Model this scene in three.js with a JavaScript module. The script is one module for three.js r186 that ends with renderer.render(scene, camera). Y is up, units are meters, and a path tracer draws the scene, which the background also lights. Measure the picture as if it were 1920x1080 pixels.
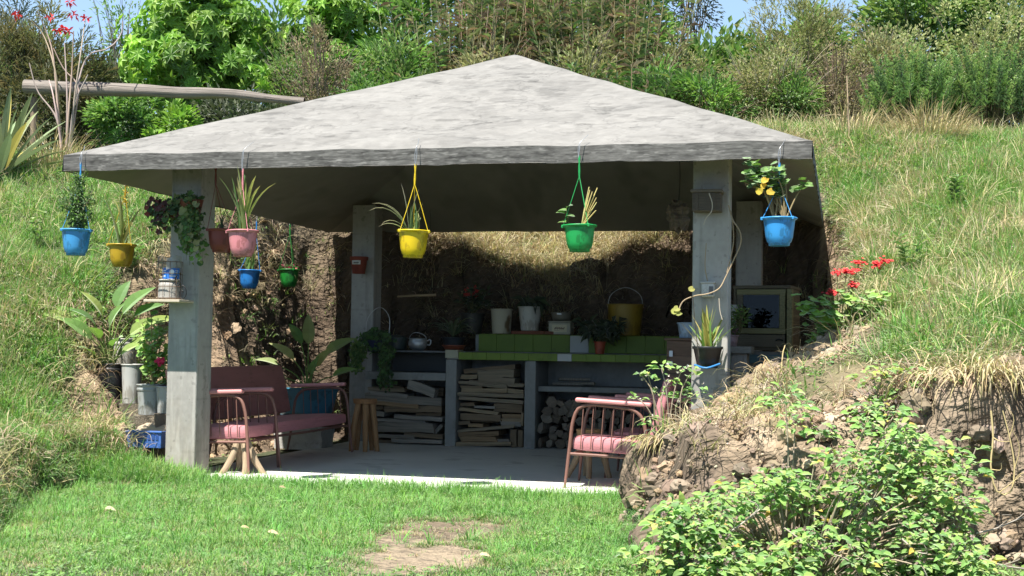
import * as THREE from 'three';
import { RoundedBoxGeometry } from 'three/addons/geometries/RoundedBoxGeometry.js';
import { ImprovedNoise } from 'three/addons/math/ImprovedNoise.js';

// ---------------------------------------------------------------- camera, sky, sun, exposure
const scene = new THREE.Scene();
const FOC = 2560, CAMY = 1.035, YAW = 0.2374, PITCH = 0.0424, ROLL = 0.0152, FX = -3.386, FZ = 10.211;
const camera = new THREE.PerspectiveCamera(2 * Math.atan(540 / FOC) * 180 / Math.PI, 16 / 9, 0.1, 900);
camera.position.set(0, CAMY, 0);
camera.lookAt(0, CAMY + Math.sin(PITCH), -Math.cos(PITCH));
camera.rotateZ(ROLL);

const SUN = new THREE.Vector3(-0.25, 1, 0.454).normalize();
{ // clear blue midday sky, paler towards the horizon
  const W = 256, H = 128, d = new Float32Array(W * H * 4);
  for (let j = 0; j < H; j++) for (let i = 0; i < W; i++) {
    const el = ((j + 0.5) / H - 0.5) * Math.PI, s = Math.max(0, Math.sin(el)), k = Math.pow(1 - s, 3.2);
    const below = el < 0 ? 0.45 : 1, o = (j * W + i) * 4;
    d[o] = (0.105 + 0.18 * k) * below; d[o + 1] = (0.16 + 0.27 * k) * below; d[o + 2] = (0.225 + 0.42 * k) * below; d[o + 3] = 1;
  }
  const t = new THREE.DataTexture(d, W, H, THREE.RGBAFormat, THREE.FloatType);
  t.mapping = THREE.EquirectangularReflectionMapping; t.magFilter = t.minFilter = THREE.LinearFilter; t.needsUpdate = true;
  scene.background = t; scene.environment = t;
}
const sun = new THREE.DirectionalLight(new THREE.Color(1, 0.95, 0.86), 4.3);
sun.position.copy(SUN).multiplyScalar(40).add(new THREE.Vector3(0, 0, -12)); sun.target.position.set(0, 0, -12);
sun.castShadow = true; sun.shadow.mapSize.set(4096, 4096);
Object.assign(sun.shadow.camera, { left: -16, right: 16, top: 16, bottom: -16, near: 1, far: 90 });
scene.add(sun, sun.target);
const EXPOSURE = 2.8;

// ---------------------------------------------------------------- helpers
let seed = 20240611;
function srand(s) { seed = s >>> 0; }
function rnd() { seed = (seed + 0x6D2B79F5) | 0; let t = Math.imul(seed ^ (seed >>> 15), 1 | seed); t = (t + Math.imul(t ^ (t >>> 7), 61 | t)) ^ t; return ((t ^ (t >>> 14)) >>> 0) / 4294967296; }
const rr = (a, b) => a + (b - a) * rnd(), pick = (a) => a[Math.floor(rnd() * a.length)];
const gauss = () => (rnd() + rnd() + rnd() + rnd() - 2) * 1.0;
const clamp = (x, a = 0, b = 1) => Math.min(b, Math.max(a, x)), mix = (a, b, t) => a + (b - a) * t;
const sstep = (a, b, x) => { const t = clamp((x - a) / (b - a)); return t * t * (3 - 2 * t); };
function mix3(a, b, t) { return [mix(a[0], b[0], t), mix(a[1], b[1], t), mix(a[2], b[2], t)]; }
const V = (x, y, z) => new THREE.Vector3(x, y, z);
const IN = new ImprovedNoise();
const noise = (x, y, z = 0) => IN.noise(x + 31.7, y + 11.3, z + 57.1);
const fbm = (x, y, z = 0, o = 4) => { let s = 0, a = 0.5; for (let i = 0; i < o; i++) { s += a * noise(x, y, z); x *= 2.03; y *= 2.03; z *= 2.03; a *= 0.5; } return s; };
const CY = Math.cos(YAW), SY = Math.sin(YAW);
// the pavilion's own frame: u along its front, w from the front eave to the back, y up from the concrete floor
const P = (u, w, y = 0) => V(FX + u * CY + w * SY, y, -(FZ - u * SY + w * CY));
const toUW = (x, z) => { const X = x - FX, Z = -z - FZ; return [X * CY - Z * SY, X * SY + Z * CY]; };

const used = {};
function numbered(n) { used[n] = (used[n] ?? -1) + 1; return used[n] ? n + '_' + String(used[n]).padStart(3, '0') : n; }
function tag(o, label, category, group, kind) {
  if (label) o.userData.label = label; if (category) o.userData.category = category; if (group) o.userData.group = group; if (kind) o.userData.kind = kind; return o;
}
function thing(name, label, category, pos, turn = 0, group) {
  const g = new THREE.Group(); g.name = numbered(name); g.position.copy(pos); g.rotation.y = turn; scene.add(g); return tag(g, label, category, group);
}
function mesh(name, geo, mat, parent, label) {
  const m = new THREE.Mesh(geo, mat); m.name = parent === scene ? numbered(name) : name; m.castShadow = m.receiveShadow = true; parent.add(m); if (label) m.userData.label = label; return m;
}
function structure(o) { o.userData.kind = 'structure'; return o; }

// geometry collector
class G {
  constructor() { this.p = []; this.c = []; this.u = []; this.n = []; this.flat = true; }
  tri(a, b, c, col) { this.p.push(a.x, a.y, a.z, b.x, b.y, b.z, c.x, c.y, c.z); if (col) for (let i = 0; i < 3; i++) this.c.push(col[0], col[1], col[2]); }
  quad(a, b, c, d, col) { this.tri(a, b, c, col); this.tri(a, c, d, col); }
  // existing geometry, moved by matrix m
  add(geo, m, col) {
    let g = geo.index ? geo.toNonIndexed() : geo.clone(); if (m) g.applyMatrix4(m);
    const pa = g.attributes.position.array, na = g.attributes.normal?.array, ua = g.attributes.uv?.array;
    this.flat = false;
    for (let i = 0; i < pa.length; i++) { this.p.push(pa[i]); this.n.push(na ? na[i] : 0); }
    for (let i = 0; i < pa.length / 3; i++) { this.u.push(ua ? ua[2 * i] : 0, ua ? ua[2 * i + 1] : 0); if (col) this.c.push(col[0], col[1], col[2]); }
    return this;
  }
  geo() {
    const g = new THREE.BufferGeometry(); g.setAttribute('position', new THREE.Float32BufferAttribute(this.p, 3));
    if (!this.flat && this.n.length === this.p.length) g.setAttribute('normal', new THREE.Float32BufferAttribute(this.n, 3));
    if (!this.flat && this.u.length * 3 === this.p.length * 2) g.setAttribute('uv', new THREE.Float32BufferAttribute(this.u, 2));
    if (this.c.length === this.p.length) g.setAttribute('color', new THREE.Float32BufferAttribute(this.c, 3));
    return g;
  }
}
const T = (x, y, z, rx = 0, ry = 0, rz = 0, sx = 1, sy = sx, sz = sx) => new THREE.Matrix4().compose(V(x, y, z), new THREE.Quaternion().setFromEuler(new THREE.Euler(rx, ry, rz)), V(sx, sy, sz));
const rbox = (w, h, d, r = 0.01, s = 2) => new RoundedBoxGeometry(w, h, d, s, Math.min(r, w / 2.01, h / 2.01, d / 2.01));
const curve = (pts) => new THREE.CatmullRomCurve3(pts);
// tapered tube through points, radii per point
function limb(pts, r0, r1, seg = 12, rad = 6, wob = 0) {
  const c = curve(pts), g = new THREE.TubeGeometry(c, seg, 1, rad, false), pa = g.attributes.position, na = g.attributes.normal;
  for (let i = 0; i <= seg; i++) { const t = i / seg, q = c.getPointAt(t), r = (typeof r0 === 'function' ? r0(t) : mix(r0, r1, t)); for (let j = 0; j <= rad; j++) { const k = i * (rad + 1) + j, w = wob ? 1 + wob * noise(t * 7, (j % rad) * 1.7, r0 * 99 || 3) : 1; pa.setXYZ(k, q.x + na.getX(k) * r * w, q.y + na.getY(k) * r * w, q.z + na.getZ(k) * r * w); } }
  return g;
}
// capped version: closes both ends with a fan
function log(pts, r0, r1, seg = 12, rad = 8, wob = 0.2) {
  const b = new G(), g = limb(pts, r0, r1, seg, rad, wob); b.add(g); const pa = g.attributes.position, c = curve(pts);
  for (const [i, t, s] of [[0, 0, 1], [seg, 1, -1]]) { const q = c.getPointAt(t), n = c.getTangentAt(t).multiplyScalar(-s); for (let j = 0; j < rad; j++) { const k = i * (rad + 1) + j, A = V(pa.getX(k), pa.getY(k), pa.getZ(k)), B = V(pa.getX(k + 1), pa.getY(k + 1), pa.getZ(k + 1)); for (const v of s > 0 ? [q, B, A] : [q, A, B]) { b.p.push(v.x, v.y, v.z); b.n.push(n.x, n.y, n.z); b.u.push(0.5, 0.5); } } }
  return b.geo();
}
const lathe = (prof, seg = 28) => new THREE.LatheGeometry(prof.map(([r, y]) => new THREE.Vector2(r, y)), seg);

// ---- textures (all tileable)
function hash(i, j, s) { let h = Math.imul(i, 374761393) + Math.imul(j, 668265263) + Math.imul(s, 2147483647); h = Math.imul(h ^ (h >>> 13), 1274126177); return ((h ^ (h >>> 16)) >>> 0) / 4294967295; }
function vnoise(x, y, px, py, s) { const i = Math.floor(x), j = Math.floor(y), fx = x - i, fy = y - j, ux = fx * fx * (3 - 2 * fx), uy = fy * fy * (3 - 2 * fy), a = ((i % px) + px) % px, b = (a + 1) % px, c = ((j % py) + py) % py, e = (c + 1) % py; return mix(mix(hash(a, c, s), hash(b, c, s), ux), mix(hash(a, e, s), hash(b, e, s), ux), uy); }
function tfbm(u, v, fx, fy, o, s) { let r = 0, a = 0.5, n = 0; for (let k = 0; k < o; k++) { r += a * vnoise(u * fx, v * fy, fx, fy, s + k); n += a; fx *= 2; fy *= 2; a *= 0.55; } return r / n; }
const enc = (x) => { x = clamp(x); return 255 * (x <= 0.0031308 ? 12.92 * x : 1.055 * Math.pow(x, 1 / 2.4) - 0.055); };
function tex(n, m, fn, srgb = true) {
  const d = new Uint8Array(n * m * 4); for (let j = 0; j < m; j++) for (let i = 0; i < n; i++) { const c = fn(i / n, j / m), o = (j * n + i) * 4; for (let k = 0; k < 3; k++) d[o + k] = srgb ? enc(c[k]) : 255 * clamp(c[k]); d[o + 3] = 255; }
  const t = new THREE.DataTexture(d, n, m); t.wrapS = t.wrapT = THREE.RepeatWrapping; t.magFilter = THREE.LinearFilter; t.minFilter = THREE.LinearMipmapLinearFilter; t.generateMipmaps = true; if (srgb) t.colorSpace = THREE.SRGBColorSpace; t.needsUpdate = true; return t;
}
const grey = (n, m, fn) => tex(n, m, (u, v) => { const x = fn(u, v); return [x, x, x]; }, false);
const std = (o) => new THREE.MeshStandardMaterial({ roughness: 0.85, ...o });
const leafMat = (o = {}) => new THREE.MeshPhysicalMaterial({ vertexColors: true, roughness: 0.9, transmission: 0.4, thickness: 0, side: THREE.DoubleSide, ...o });
const rgb = (r, g, b) => new THREE.Color().setRGB(r, g, b);

const roofTex = tex(1024, 1024, (u, v) => {
  const a = tfbm(u, v, 5, 9, 6, 3), b = tfbm(u, v, 14, 46, 4, 17), c = tfbm(u, v, 90, 120, 3, 29), e = tfbm(u, v, 22, 30, 5, 41);
  let k = 0.186 + 0.035 * (a - 0.5) + 0.02 * (b - 0.5) + 0.065 * (c - 0.5);
  k -= 0.028 * sstep(0.53, 0.56, tfbm(u, v, 11, 15, 8, 41)) * sstep(0.42, 0.56, a); k -= 0.022 * sstep(0.57, 0.6, e); k += 0.014 * sstep(0.52, 0.58, tfbm(u, v, 9, 11, 7, 53)); k -= 0.03 * sstep(0.47, 0.5, Math.abs(tfbm(u, v, 6, 7, 7, 83) - 0.5) < 0.006 ? 1 : 0);
  k -= 0.05 * sstep(0.60, 0.68, tfbm(u, v, 36, 100, 4, 61)) * sstep(0.35, 0.6, b);
  return [k * 1.0, k * 0.965, k * 0.92];
});
const roofBump = grey(1024, 1024, (u, v) => 0.5 * tfbm(u, v, 14, 30, 5, 17) + 0.5 * tfbm(u, v, 60, 90, 3, 71));
const fasciaTex = tex(1024, 128, (u, v) => {
  const a = tfbm(u, v, 60, 4, 4, 5), b = tfbm(u, v, 24, 14, 5, 15), c = tfbm(u, v, 160, 20, 3, 25);
  let k = 0.09 + 0.085 * (a - 0.5) + 0.12 * (b - 0.5) + 0.1 * (c - 0.5); k += 0.07 * sstep(0.62, 0.78, tfbm(u, v, 90, 10, 3, 35)); k = Math.max(0.03, k);
  return [k, k * 0.985, k * 0.94];
});
const plasterTex = tex(512, 512, (u, v) => { const k = 0.36 + 0.14 * (tfbm(u, v, 4, 3, 5, 7) - 0.5) + 0.07 * (tfbm(u, v, 40, 30, 3, 9) - 0.5) - 0.08 * sstep(0.6, 0.75, tfbm(u, v, 9, 5, 4, 19)); return [k, k * 0.965, k * 0.905]; });
const postTex = tex(256, 1024, (u, v) => { let k = 0.36 + 0.13 * (tfbm(u, v, 3, 9, 5, 7) - 0.5) + 0.07 * (tfbm(u, v, 30, 90, 3, 9) - 0.5); k -= 0.07 * sstep(0.52, 0.66, tfbm(u, v, 9, 3, 5, 19)); k -= 0.05 * Math.exp(-(((v * 7.3) % 1 - 0.5) ** 2) / 0.0006) * sstep(0.4, 0.6, tfbm(u, v, 4, 12, 3, 91)); const mud = sstep(0.36, 0.16, v + 0.22 * (tfbm(u, v, 12, 30, 5, 23) - 0.5)), damp = sstep(0.8, 1.0, v + 0.2 * (tfbm(u, v, 8, 6, 4, 33) - 0.5)); const chip = sstep(0.7, 0.74, tfbm(u, v, 16, 60, 4, 43)); k *= 1 - 0.25 * damp - 0.22 * chip; return mix3([k, k * 0.965, k * 0.905], [k * 0.74, k * 0.66, k * 0.55], 0.55 * mud); });
const plasterBump = grey(512, 512, (u, v) => tfbm(u, v, 20, 16, 5, 77));
const floorTex = tex(512, 512, (u, v) => { const k = 0.56 + 0.16 * (tfbm(u, v, 4, 4, 6, 8) - 0.5) - 0.14 * sstep(0.62, 0.8, tfbm(u, v, 12, 12, 4, 18)); return [k, k * 0.98, k * 0.95]; });
const woodTex = tex(512, 512, (u, v) => { const g = tfbm(u, v, 3, 40, 5, 4), f = tfbm(u, v, 6, 130, 3, 14); let k = 0.72 + 0.5 * (g - 0.5) + 0.4 * (f - 0.5); k -= 0.4 * sstep(0.68, 0.78, tfbm(u, v, 4, 60, 3, 24)); return [k, k * 0.97, k * 0.93]; });
const soilTex = tex(1024, 1024, (u, v) => { const k = 0.82 + 0.5 * (tfbm(u, v, 9, 9, 6, 6) - 0.5) + 0.7 * (tfbm(u, v, 70, 70, 4, 16) - 0.5); return [k, k, k]; });
const soilBump = grey(1024, 1024, (u, v) => 0.55 * tfbm(u, v, 16, 16, 6, 66) + 0.45 * tfbm(u, v, 60, 60, 4, 67));
const wear = tex(256, 256, (u, v) => { const k = 0.80 + 0.3 * (tfbm(u, v, 5, 5, 5, 12) - 0.5) - 0.15 * sstep(0.68, 0.78, tfbm(u, v, 20, 20, 3, 22)); return [k, k, k]; });
const fineBump = grey(256, 256, (u, v) => tfbm(u, v, 24, 24, 4, 99));

const M = {
  roof: std({ map: roofTex, bumpMap: roofBump, bumpScale: 0.02, roughness: 0.95 }),
  fascia: std({ map: fasciaTex, roughness: 0.95 }),
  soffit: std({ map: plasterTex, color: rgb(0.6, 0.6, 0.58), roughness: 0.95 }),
  plaster: std({ map: plasterTex, bumpMap: plasterBump, bumpScale: 0.004, roughness: 0.9 }),
  post: std({ map: postTex, bumpMap: plasterBump, bumpScale: 0.005, roughness: 0.92 }),
  counter: std({ map: plasterTex, color: rgb(0.72, 0.74, 0.74), bumpMap: plasterBump, bumpScale: 0.004 }),
  floor: std({ map: floorTex, roughness: 0.8 }),
  soil: std({ map: soilTex, bumpMap: soilBump, bumpScale: 0.09, vertexColors: true, roughness: 1 }),
  rock: std({ map: soilTex, bumpMap: soilBump, bumpScale: 0.04, vertexColors: true, roughness: 1 }),
  leaf: leafMat({ transmission: 0.5 }), leafDry: leafMat({ transmission: 0.35 }), petal: leafMat({ transmission: 0.3, roughness: 0.85 }),
  bark: std({ map: woodTex, color: rgb(0.25, 0.2, 0.15), roughness: 1 }),
  greyBark: std({ map: woodTex, color: rgb(0.4, 0.36, 0.31), roughness: 1 }),
  twig: std({ vertexColors: true, roughness: 1 }),
  pinkMetal: std({ map: wear, color: rgb(0.24, 0.115, 0.09), roughness: 0.55 }),
  pinkVinyl: std({ map: wear, color: rgb(0.66, 0.27, 0.30), roughness: 0.5, bumpMap: fineBump, bumpScale: 0.001 }),
  maroonVinyl: std({ map: wear, color: rgb(0.52, 0.22, 0.2), roughness: 0.5, bumpMap: fineBump, bumpScale: 0.001 }),
  pinkArm: std({ map: wear, color: rgb(0.72, 0.31, 0.31), roughness: 0.45 }),
  wire: std({ color: rgb(0.5, 0.5, 0.5), metalness: 0.8, roughness: 0.4 }),
  darkIron: std({ color: rgb(0.03, 0.03, 0.03), metalness: 0.6, roughness: 0.5 }),
  earth: std({ color: rgb(0.05, 0.035, 0.025), roughness: 1, bumpMap: soilBump, bumpScale: 0.02 }),
};
const potTex = tex(512, 256, (u, v) => { const k = 0.78 + 0.2 * (tfbm(u, v, 6, 4, 5, 52) - 0.5), dirt = sstep(0.56, 0.66, tfbm(u, v, 26, 18, 4, 62) + 0.16 * (0.45 - v)); return mix3([k, k, k], [k * 0.55, k * 0.5, k * 0.44], 0.7 * dirt); });
const plastic = (r, g, b, o = {}) => new THREE.MeshPhysicalMaterial({ color: rgb(r, g, b), map: potTex, roughness: 0.42, clearcoat: 0.12, clearcoatRoughness: 0.4, ...o });
const paint = (r, g, b, rough = 0.6) => std({ color: rgb(r, g, b), map: wear, roughness: rough });
// ---------------------------------------------------------------- terrain: lawn and floor cut into a grassy hillside
const TOE = [[-2.9, -6], [-2.85, 6], [-2.95, 8], [-3.25, 9.4], [-3.05, 10.15], [-2.75, 10.5], [-2.85, 11.1], [-2.98, 12.3], [-2.5, 13.3], [-2.2, 14.2], [-1.95, 15.05], [-1.5, 15.2], [-0.15, 15.03], [1.8, 14.45], [2.9, 14.0],
  [3.06, 13.5], [2.78, 12], [2.54, 11], [2.3, 10.3], [1.9, 9.85], [1.4, 9.6], [1.05, 9.4], [0.8, 9.1], [0.7, 8.6], [0.68, 7.9], [0.8, 7.5], [1.4, 7.3], [2.1, 7.35], [2.9, 7.4], [4.5, 7.0], [5.5, -6]];
function toeDist(x, z) { // < 0 inside the cut-out
  let best = 1e9, inside = false;
  for (let i = 0, j = TOE.length - 1; i < TOE.length; j = i++) {
    const [ax, az] = TOE[i], [bx, bz] = TOE[j], ex = bx - ax, ez = bz - az, t = clamp(((x - ax) * ex + (z - az) * ez) / (ex * ex + ez * ez));
    const dx = x - ax - ex * t, dz = z - az - ez * t, q = dx * dx + dz * dz; if (q < best) best = q;
    if ((az > z) !== (bz > z) && x < (bx - ax) * (z - az) / (bz - az) + ax) inside = !inside;
  }
  return inside ? -Math.sqrt(best) : Math.sqrt(best);
}
const capS = (h, c) => h < c - 0.5 ? h : c - 0.5 * Math.exp(-(h - c + 0.5) / 0.5);
function hill(x, z) {
  const L = capS(Math.max(0.72 + 0.1 * noise(x * 1.3, z * 1.3), 0.8 + 0.42 * (z - 10.2)), 3.35) + 0.02 * Math.max(0, z - 17);
  const xe = Math.min(x, 3), R = capS(0.55 + 0.25 * Math.max(-0.2, xe - 0.8) + 0.27 * Math.max(0, Math.min(z, 11) - 8.3) + 0.37 * Math.max(0, z - 11), 3.85) + 0.02 * Math.max(0, z - 17);
  let n = mix(L, R, sstep(-3, 2.6, x));
  n -= 0.2 * Math.exp(-((x - 1.1) ** 2) / 0.2 - ((z - 9.05) ** 2) / 0.3);
  n -= 0.55 * Math.exp(-((x + 3.3) ** 2 + (z - 11.0) ** 2) / 0.9);
  n -= 0.62 * Math.exp(-((x - 0.35) ** 2) / 1.3 - ((z - 15.3) ** 2) / 0.9);
  return n + 0.1 * fbm(x * 0.9, z * 0.9, 3, 3);
}
function ground(x, z) { // z = metres in front of the camera
  const d = toeDist(x, z), f = -0.045 - 0.028 * Math.max(0, 10.0 - z) + 0.018 * noise(x * 1.7, z * 1.7, 9) + 0.13 * Math.exp(-((x + 2.95) ** 2) / 0.16 - ((z - 10.4) ** 2) / 0.12);
  if (d <= 0) return [f, d];
  const lw = sstep(-1.5, -2.1, x) * sstep(10.9, 11.5, z), a = mix(z > 11.5 ? 0.84 : x > 0 ? 0.86 : 0.55, 0.9, lw), wob = 0.12 * noise(x * 2.3, z * 2.3, 4) + 0.5 * lw;
  const n = hill(x, z), k = a * sstep(0, 0.34 + wob, d) + (1 - a) * sstep(0.15, 1.8, d);
  return [f + (n - f) * k, d];
}
const gy = (x, z) => ground(x, z)[0];

function gridAxis(core0, core1, step, far0, far1) { const a = []; for (let s = step * 2, v = core0 - step; v > far0; s *= 1.25, v -= s) a.unshift(v); for (let v = core0; v <= core1; v += step) a.push(v); for (let s = step * 2, v = core1 + step; v < far1; s *= 1.25, v += s) a.push(v); return a; }
// bare patch worn in the lawn
const BARE = [[-0.46, 8.25, 0.24, 0.42], [-0.2, 8.45, 0.24, 0.32], [-0.64, 8.0, 0.18, 0.34], [-0.56, 7.35, 0.25, 0.4], [-0.32, 7.5, 0.23, 0.34]];
const bare = (x, z) => { let m = -9; for (const [a, b, c, e] of BARE) { const q = ((x - a) / c) ** 2 + ((z - b) / e) ** 2 + 0.55 * noise(x * 5, z * 5, 2) + 0.3 * noise(x * 14, z * 14, 2); m = Math.max(m, 1 - q); } return m; };
const dryness = (x, z, d) => clamp((x < -1.8 ? 0.08 : z > 14 && Math.abs(x) < 2.6 ? 0.8 : 0.17) + 0.9 * fbm(x * 0.8, z * 0.8, 7, 3) + 0.8 * fbm(x * 3.1, z * 3.1, 17, 2) + (x > 0 ? 0.08 : 0) + 0.25 * sstep(0.9, 0, d) + 0.08 * (x < -2.8 ? sstep(8.4, 7.8, z) : 0) - 0.12 * (x < -2 ? sstep(11, 10, z) : 0));
{
  const xs = gridAxis(-4.6, 4.6, 0.032, -260, 260), zs = gridAxis(6.3, 16.8, 0.032, -40, 420), nx = xs.length, nz = zs.length;
  const pos = new Float32Array(nx * nz * 3), col = new Float32Array(nx * nz * 3), uv = new Float32Array(nx * nz * 2), idx = [];
  for (let j = 0; j < nz; j++) for (let i = 0; i < nx; i++) {
    const x = xs[i], z = zs[j], near = Math.abs(x) < 8 && z > 3 && z < 22, o = (j * nx + i);
    let [h, d] = near ? ground(x, z) : [z < 3 ? -0.25 : hill(clamp(x, -6, 6), Math.min(z, 60)) + 0.6 * noise(x * 0.03, z * 0.03), z < 3 ? -1 : 3];
    let px = x, pz = z;
    if (near && d > 0.02 && d < 1.1) {
      const a = Math.min(1, d * 12) * sstep(1.1, 0.3, d) * (x < 0 && z < 10.4 ? 0.35 : 1), y = h * 1.7;
      px += a * 0.30 * fbm(x * 3, y, z * 3, 3); pz += a * 0.30 * fbm(x * 3 + 40, y, z * 3, 3); h += a * (0.20 * fbm(x * 3.5 + 80, y * 2, z * 3.5, 5) + 0.13 * fbm(x * 9, h * 7, z * 9, 3));
    }
    pos.set([px, h, -pz], o * 3);
    let c;
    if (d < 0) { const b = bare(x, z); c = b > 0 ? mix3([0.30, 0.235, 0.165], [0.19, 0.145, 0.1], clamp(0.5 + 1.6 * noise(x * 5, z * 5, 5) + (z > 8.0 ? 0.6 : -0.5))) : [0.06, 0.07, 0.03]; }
    else if (d < 0.75) { const fr = x > 0.4 && z < 10.5, t = clamp((fr ? 0.66 : 0.55) + 1.9 * fbm(x * 2.6, h * 3.6, z * 2.6, 5)), lit = fr ? (x > 2.25 ? [0.33, 0.26, 0.185] : [0.40, 0.31, 0.215]) : z > 14 ? [0.17, 0.125, 0.085] : [0.44, 0.32, 0.215]; c = mix3(fr ? [0.13, 0.093, 0.064] : z < 14 ? [0.17, 0.12, 0.08] : [0.09, 0.062, 0.042], lit, t); if (fr && x < 1.15) c = mix3(c, [0.12, 0.09, 0.07], 0.65); c = mix3(c, [0.24, 0.2, 0.12], 0.5 * sstep(0.45, 0.75, d)); }  // shade behind the counter painted into darker soil, sun into the lighter side wall
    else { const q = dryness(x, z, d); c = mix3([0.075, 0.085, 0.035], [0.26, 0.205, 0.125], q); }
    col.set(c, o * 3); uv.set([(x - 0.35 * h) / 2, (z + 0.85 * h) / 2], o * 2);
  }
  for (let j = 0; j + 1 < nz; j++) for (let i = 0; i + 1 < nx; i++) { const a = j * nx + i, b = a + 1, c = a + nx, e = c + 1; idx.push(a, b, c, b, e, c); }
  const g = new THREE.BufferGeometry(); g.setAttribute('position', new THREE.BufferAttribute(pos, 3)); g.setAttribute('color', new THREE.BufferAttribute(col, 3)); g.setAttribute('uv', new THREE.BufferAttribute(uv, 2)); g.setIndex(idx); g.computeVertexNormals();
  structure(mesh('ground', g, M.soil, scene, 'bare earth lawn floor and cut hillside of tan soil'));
}


// grass: tufts of single blades
function blade(g, x, z, len, w, lean, dir, bend, seg = 2, col = [1, 1, 1], y0 = 0) {
  const cx = Math.cos(dir), cz = Math.sin(dir), sx = -cz * w / 2, sz = cx * w / 2; let pl, prv;
  for (let k = 0; k <= seg; k++) {
    const t = k / seg, ang = lean + bend * t, r = len * t * Math.sin(ang), y = y0 + len * t * Math.cos(ang), f = k === seg ? 0.08 : 1 - 0.55 * t * t, q = [V(x + cx * r - sx * f, y, z + cz * r - sz * f), V(x + cx * r + sx * f, y, z + cz * r + sz * f)];
    if (prv) { g.tri(prv[0], prv[1], q[1], col); if (k < seg) g.tri(prv[0], q[1], q[0], col); }
    prv = q;
  }
}
function tuft(n, spread, l0, l1, w0, w1, lean, bend, seg) { const g = new G(); for (let i = 0; i < n; i++) { const a = rr(0, 6.283), r = spread * Math.sqrt(rnd()), v = rr(0.75, 1.2); blade(g, Math.cos(a) * r, Math.sin(a) * r, rr(l0, l1), rr(w0, w1), rr(0.05, lean), a + rr(-1.2, 1.2), rr(0.1, bend), seg, [v, v * rr(0.95, 1.05), v * rr(0.85, 1.1)]); } return g.geo(); }
function scatter(name, label, category, geos, spots, mat) { // spots: [x, y, z, scale, [r,g,b], tilt]
  const root = new THREE.Group(); root.name = numbered(name); scene.add(root); tag(root, label, category, null, 'stuff');
  const per = geos.map(() => []); for (const s of spots) per[Math.floor(rnd() * geos.length)].push(s);
  geos.forEach((g, k) => { const L = per[k]; if (!L.length) return; const im = new THREE.InstancedMesh(g, mat, L.length); im.name = 'grass'; im.userData.kind = 'stuff'; im.castShadow = im.receiveShadow = true;
    L.forEach((s, i) => { const t = s[5] || 0; im.setMatrixAt(i, T(s[0], s[1], -s[2], rr(-t, t), rr(0, 6.283), rr(-t, t), s[3], s[3] * rr(0.8, 1.25), s[3])); im.setColorAt(i, rgb(...s[4])); }); root.add(im); });
  return root;
}
const GREEN = (v) => [0.185 * v * rr(0.8, 1.2), 0.42 * v * rr(0.9, 1.1), 0.065 * v * rr(0.7, 1.3)];
const YGREEN = (v) => [0.33 * v * rr(0.85, 1.15), 0.47 * v, 0.115 * v * rr(0.7, 1.3)];
const DRY = (v) => [0.58 * v * rr(0.9, 1.1), 0.5 * v * rr(0.9, 1.1), 0.29 * v * rr(0.8, 1.2)];
srand(11);
{ // lawn
  const geos = [0, 1, 2, 3].map(() => tuft(13, 0.045, 0.028, 0.062, 0.0045, 0.0095, 1.15, 1.0, 2)), tall = [0, 1].map(() => tuft(12, 0.05, 0.07, 0.15, 0.003, 0.006, 0.6, 0.9, 3)), S = [], S2 = [];
  for (let k = 0; k < 92000; k++) {
    const x = rr(-3.4, 2.6), z = 6.5 + 4.3 * Math.sqrt(rnd() * rnd() + 0) ** 0.7 * 1.02, [h, d] = ground(x, z); if (d > 0.12 || Math.abs(x) > z * 0.39 + 0.2) continue;
    const [u, w] = toUW(x, -z); if (u > 0.35 && u < 5.2 && w > 0.56) continue;
    const b = bare(x, z); if (b > 0 && rnd() < 0.97 * sstep(0, 0.2, b)) continue;
    const p = fbm(x * 1.4, z * 1.4, 21, 3), yel = clamp(0.22 + 1.5 * p + 0.35 * sstep(-1.2, -3, x) * sstep(10.4, 9, z)), edge = sstep(0.1, 0.58, w) ;
    const c = rnd() < 0.06 + 0.22 * yel * yel + (b > -0.7 ? 0.4 : b > -1.6 ? 0.12 : 0) ? DRY(0.75) : rnd() < yel ? YGREEN(rr(0.75, 1.05)) : GREEN(rr(0.7, 1.05));
    S.push([x, h - 0.004, z, rr(0.75, 1.2) * (1 + 0.35 * clamp(p * 2)) * (b > -1.5 ? 0.6 : 0.72), c, 0.15]);
    if (rnd() < 0.03 + 0.30 * edge * (u > 0.2 && u < 5 ? 1 : 0.5) + (p > 0.2 ? 0.05 : 0)) S2.push([x, h - 0.004, z, rr(0.6, 1.0), GREEN(rr(0.75, 1.05)), 0.2]);
    if (z > 10.05 && x < -2.35 && x > -3.2 && rnd() < 0.35) S2.push([x, h - 0.004, z, rr(0.7, 1.2), rnd() < 0.3 ? YGREEN(0.9) : GREEN(rr(0.75, 1.05)), 0.25]);
  }
  scatter('lawn_grass', 'short mown green lawn grass in front of the concrete floor', 'grass', geos, S, M.leaf);
  scatter('lawn_grass', 'taller green grass blades fringing the front of the concrete floor', 'grass', tall, S2, M.leaf);
}
srand(12);
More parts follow.
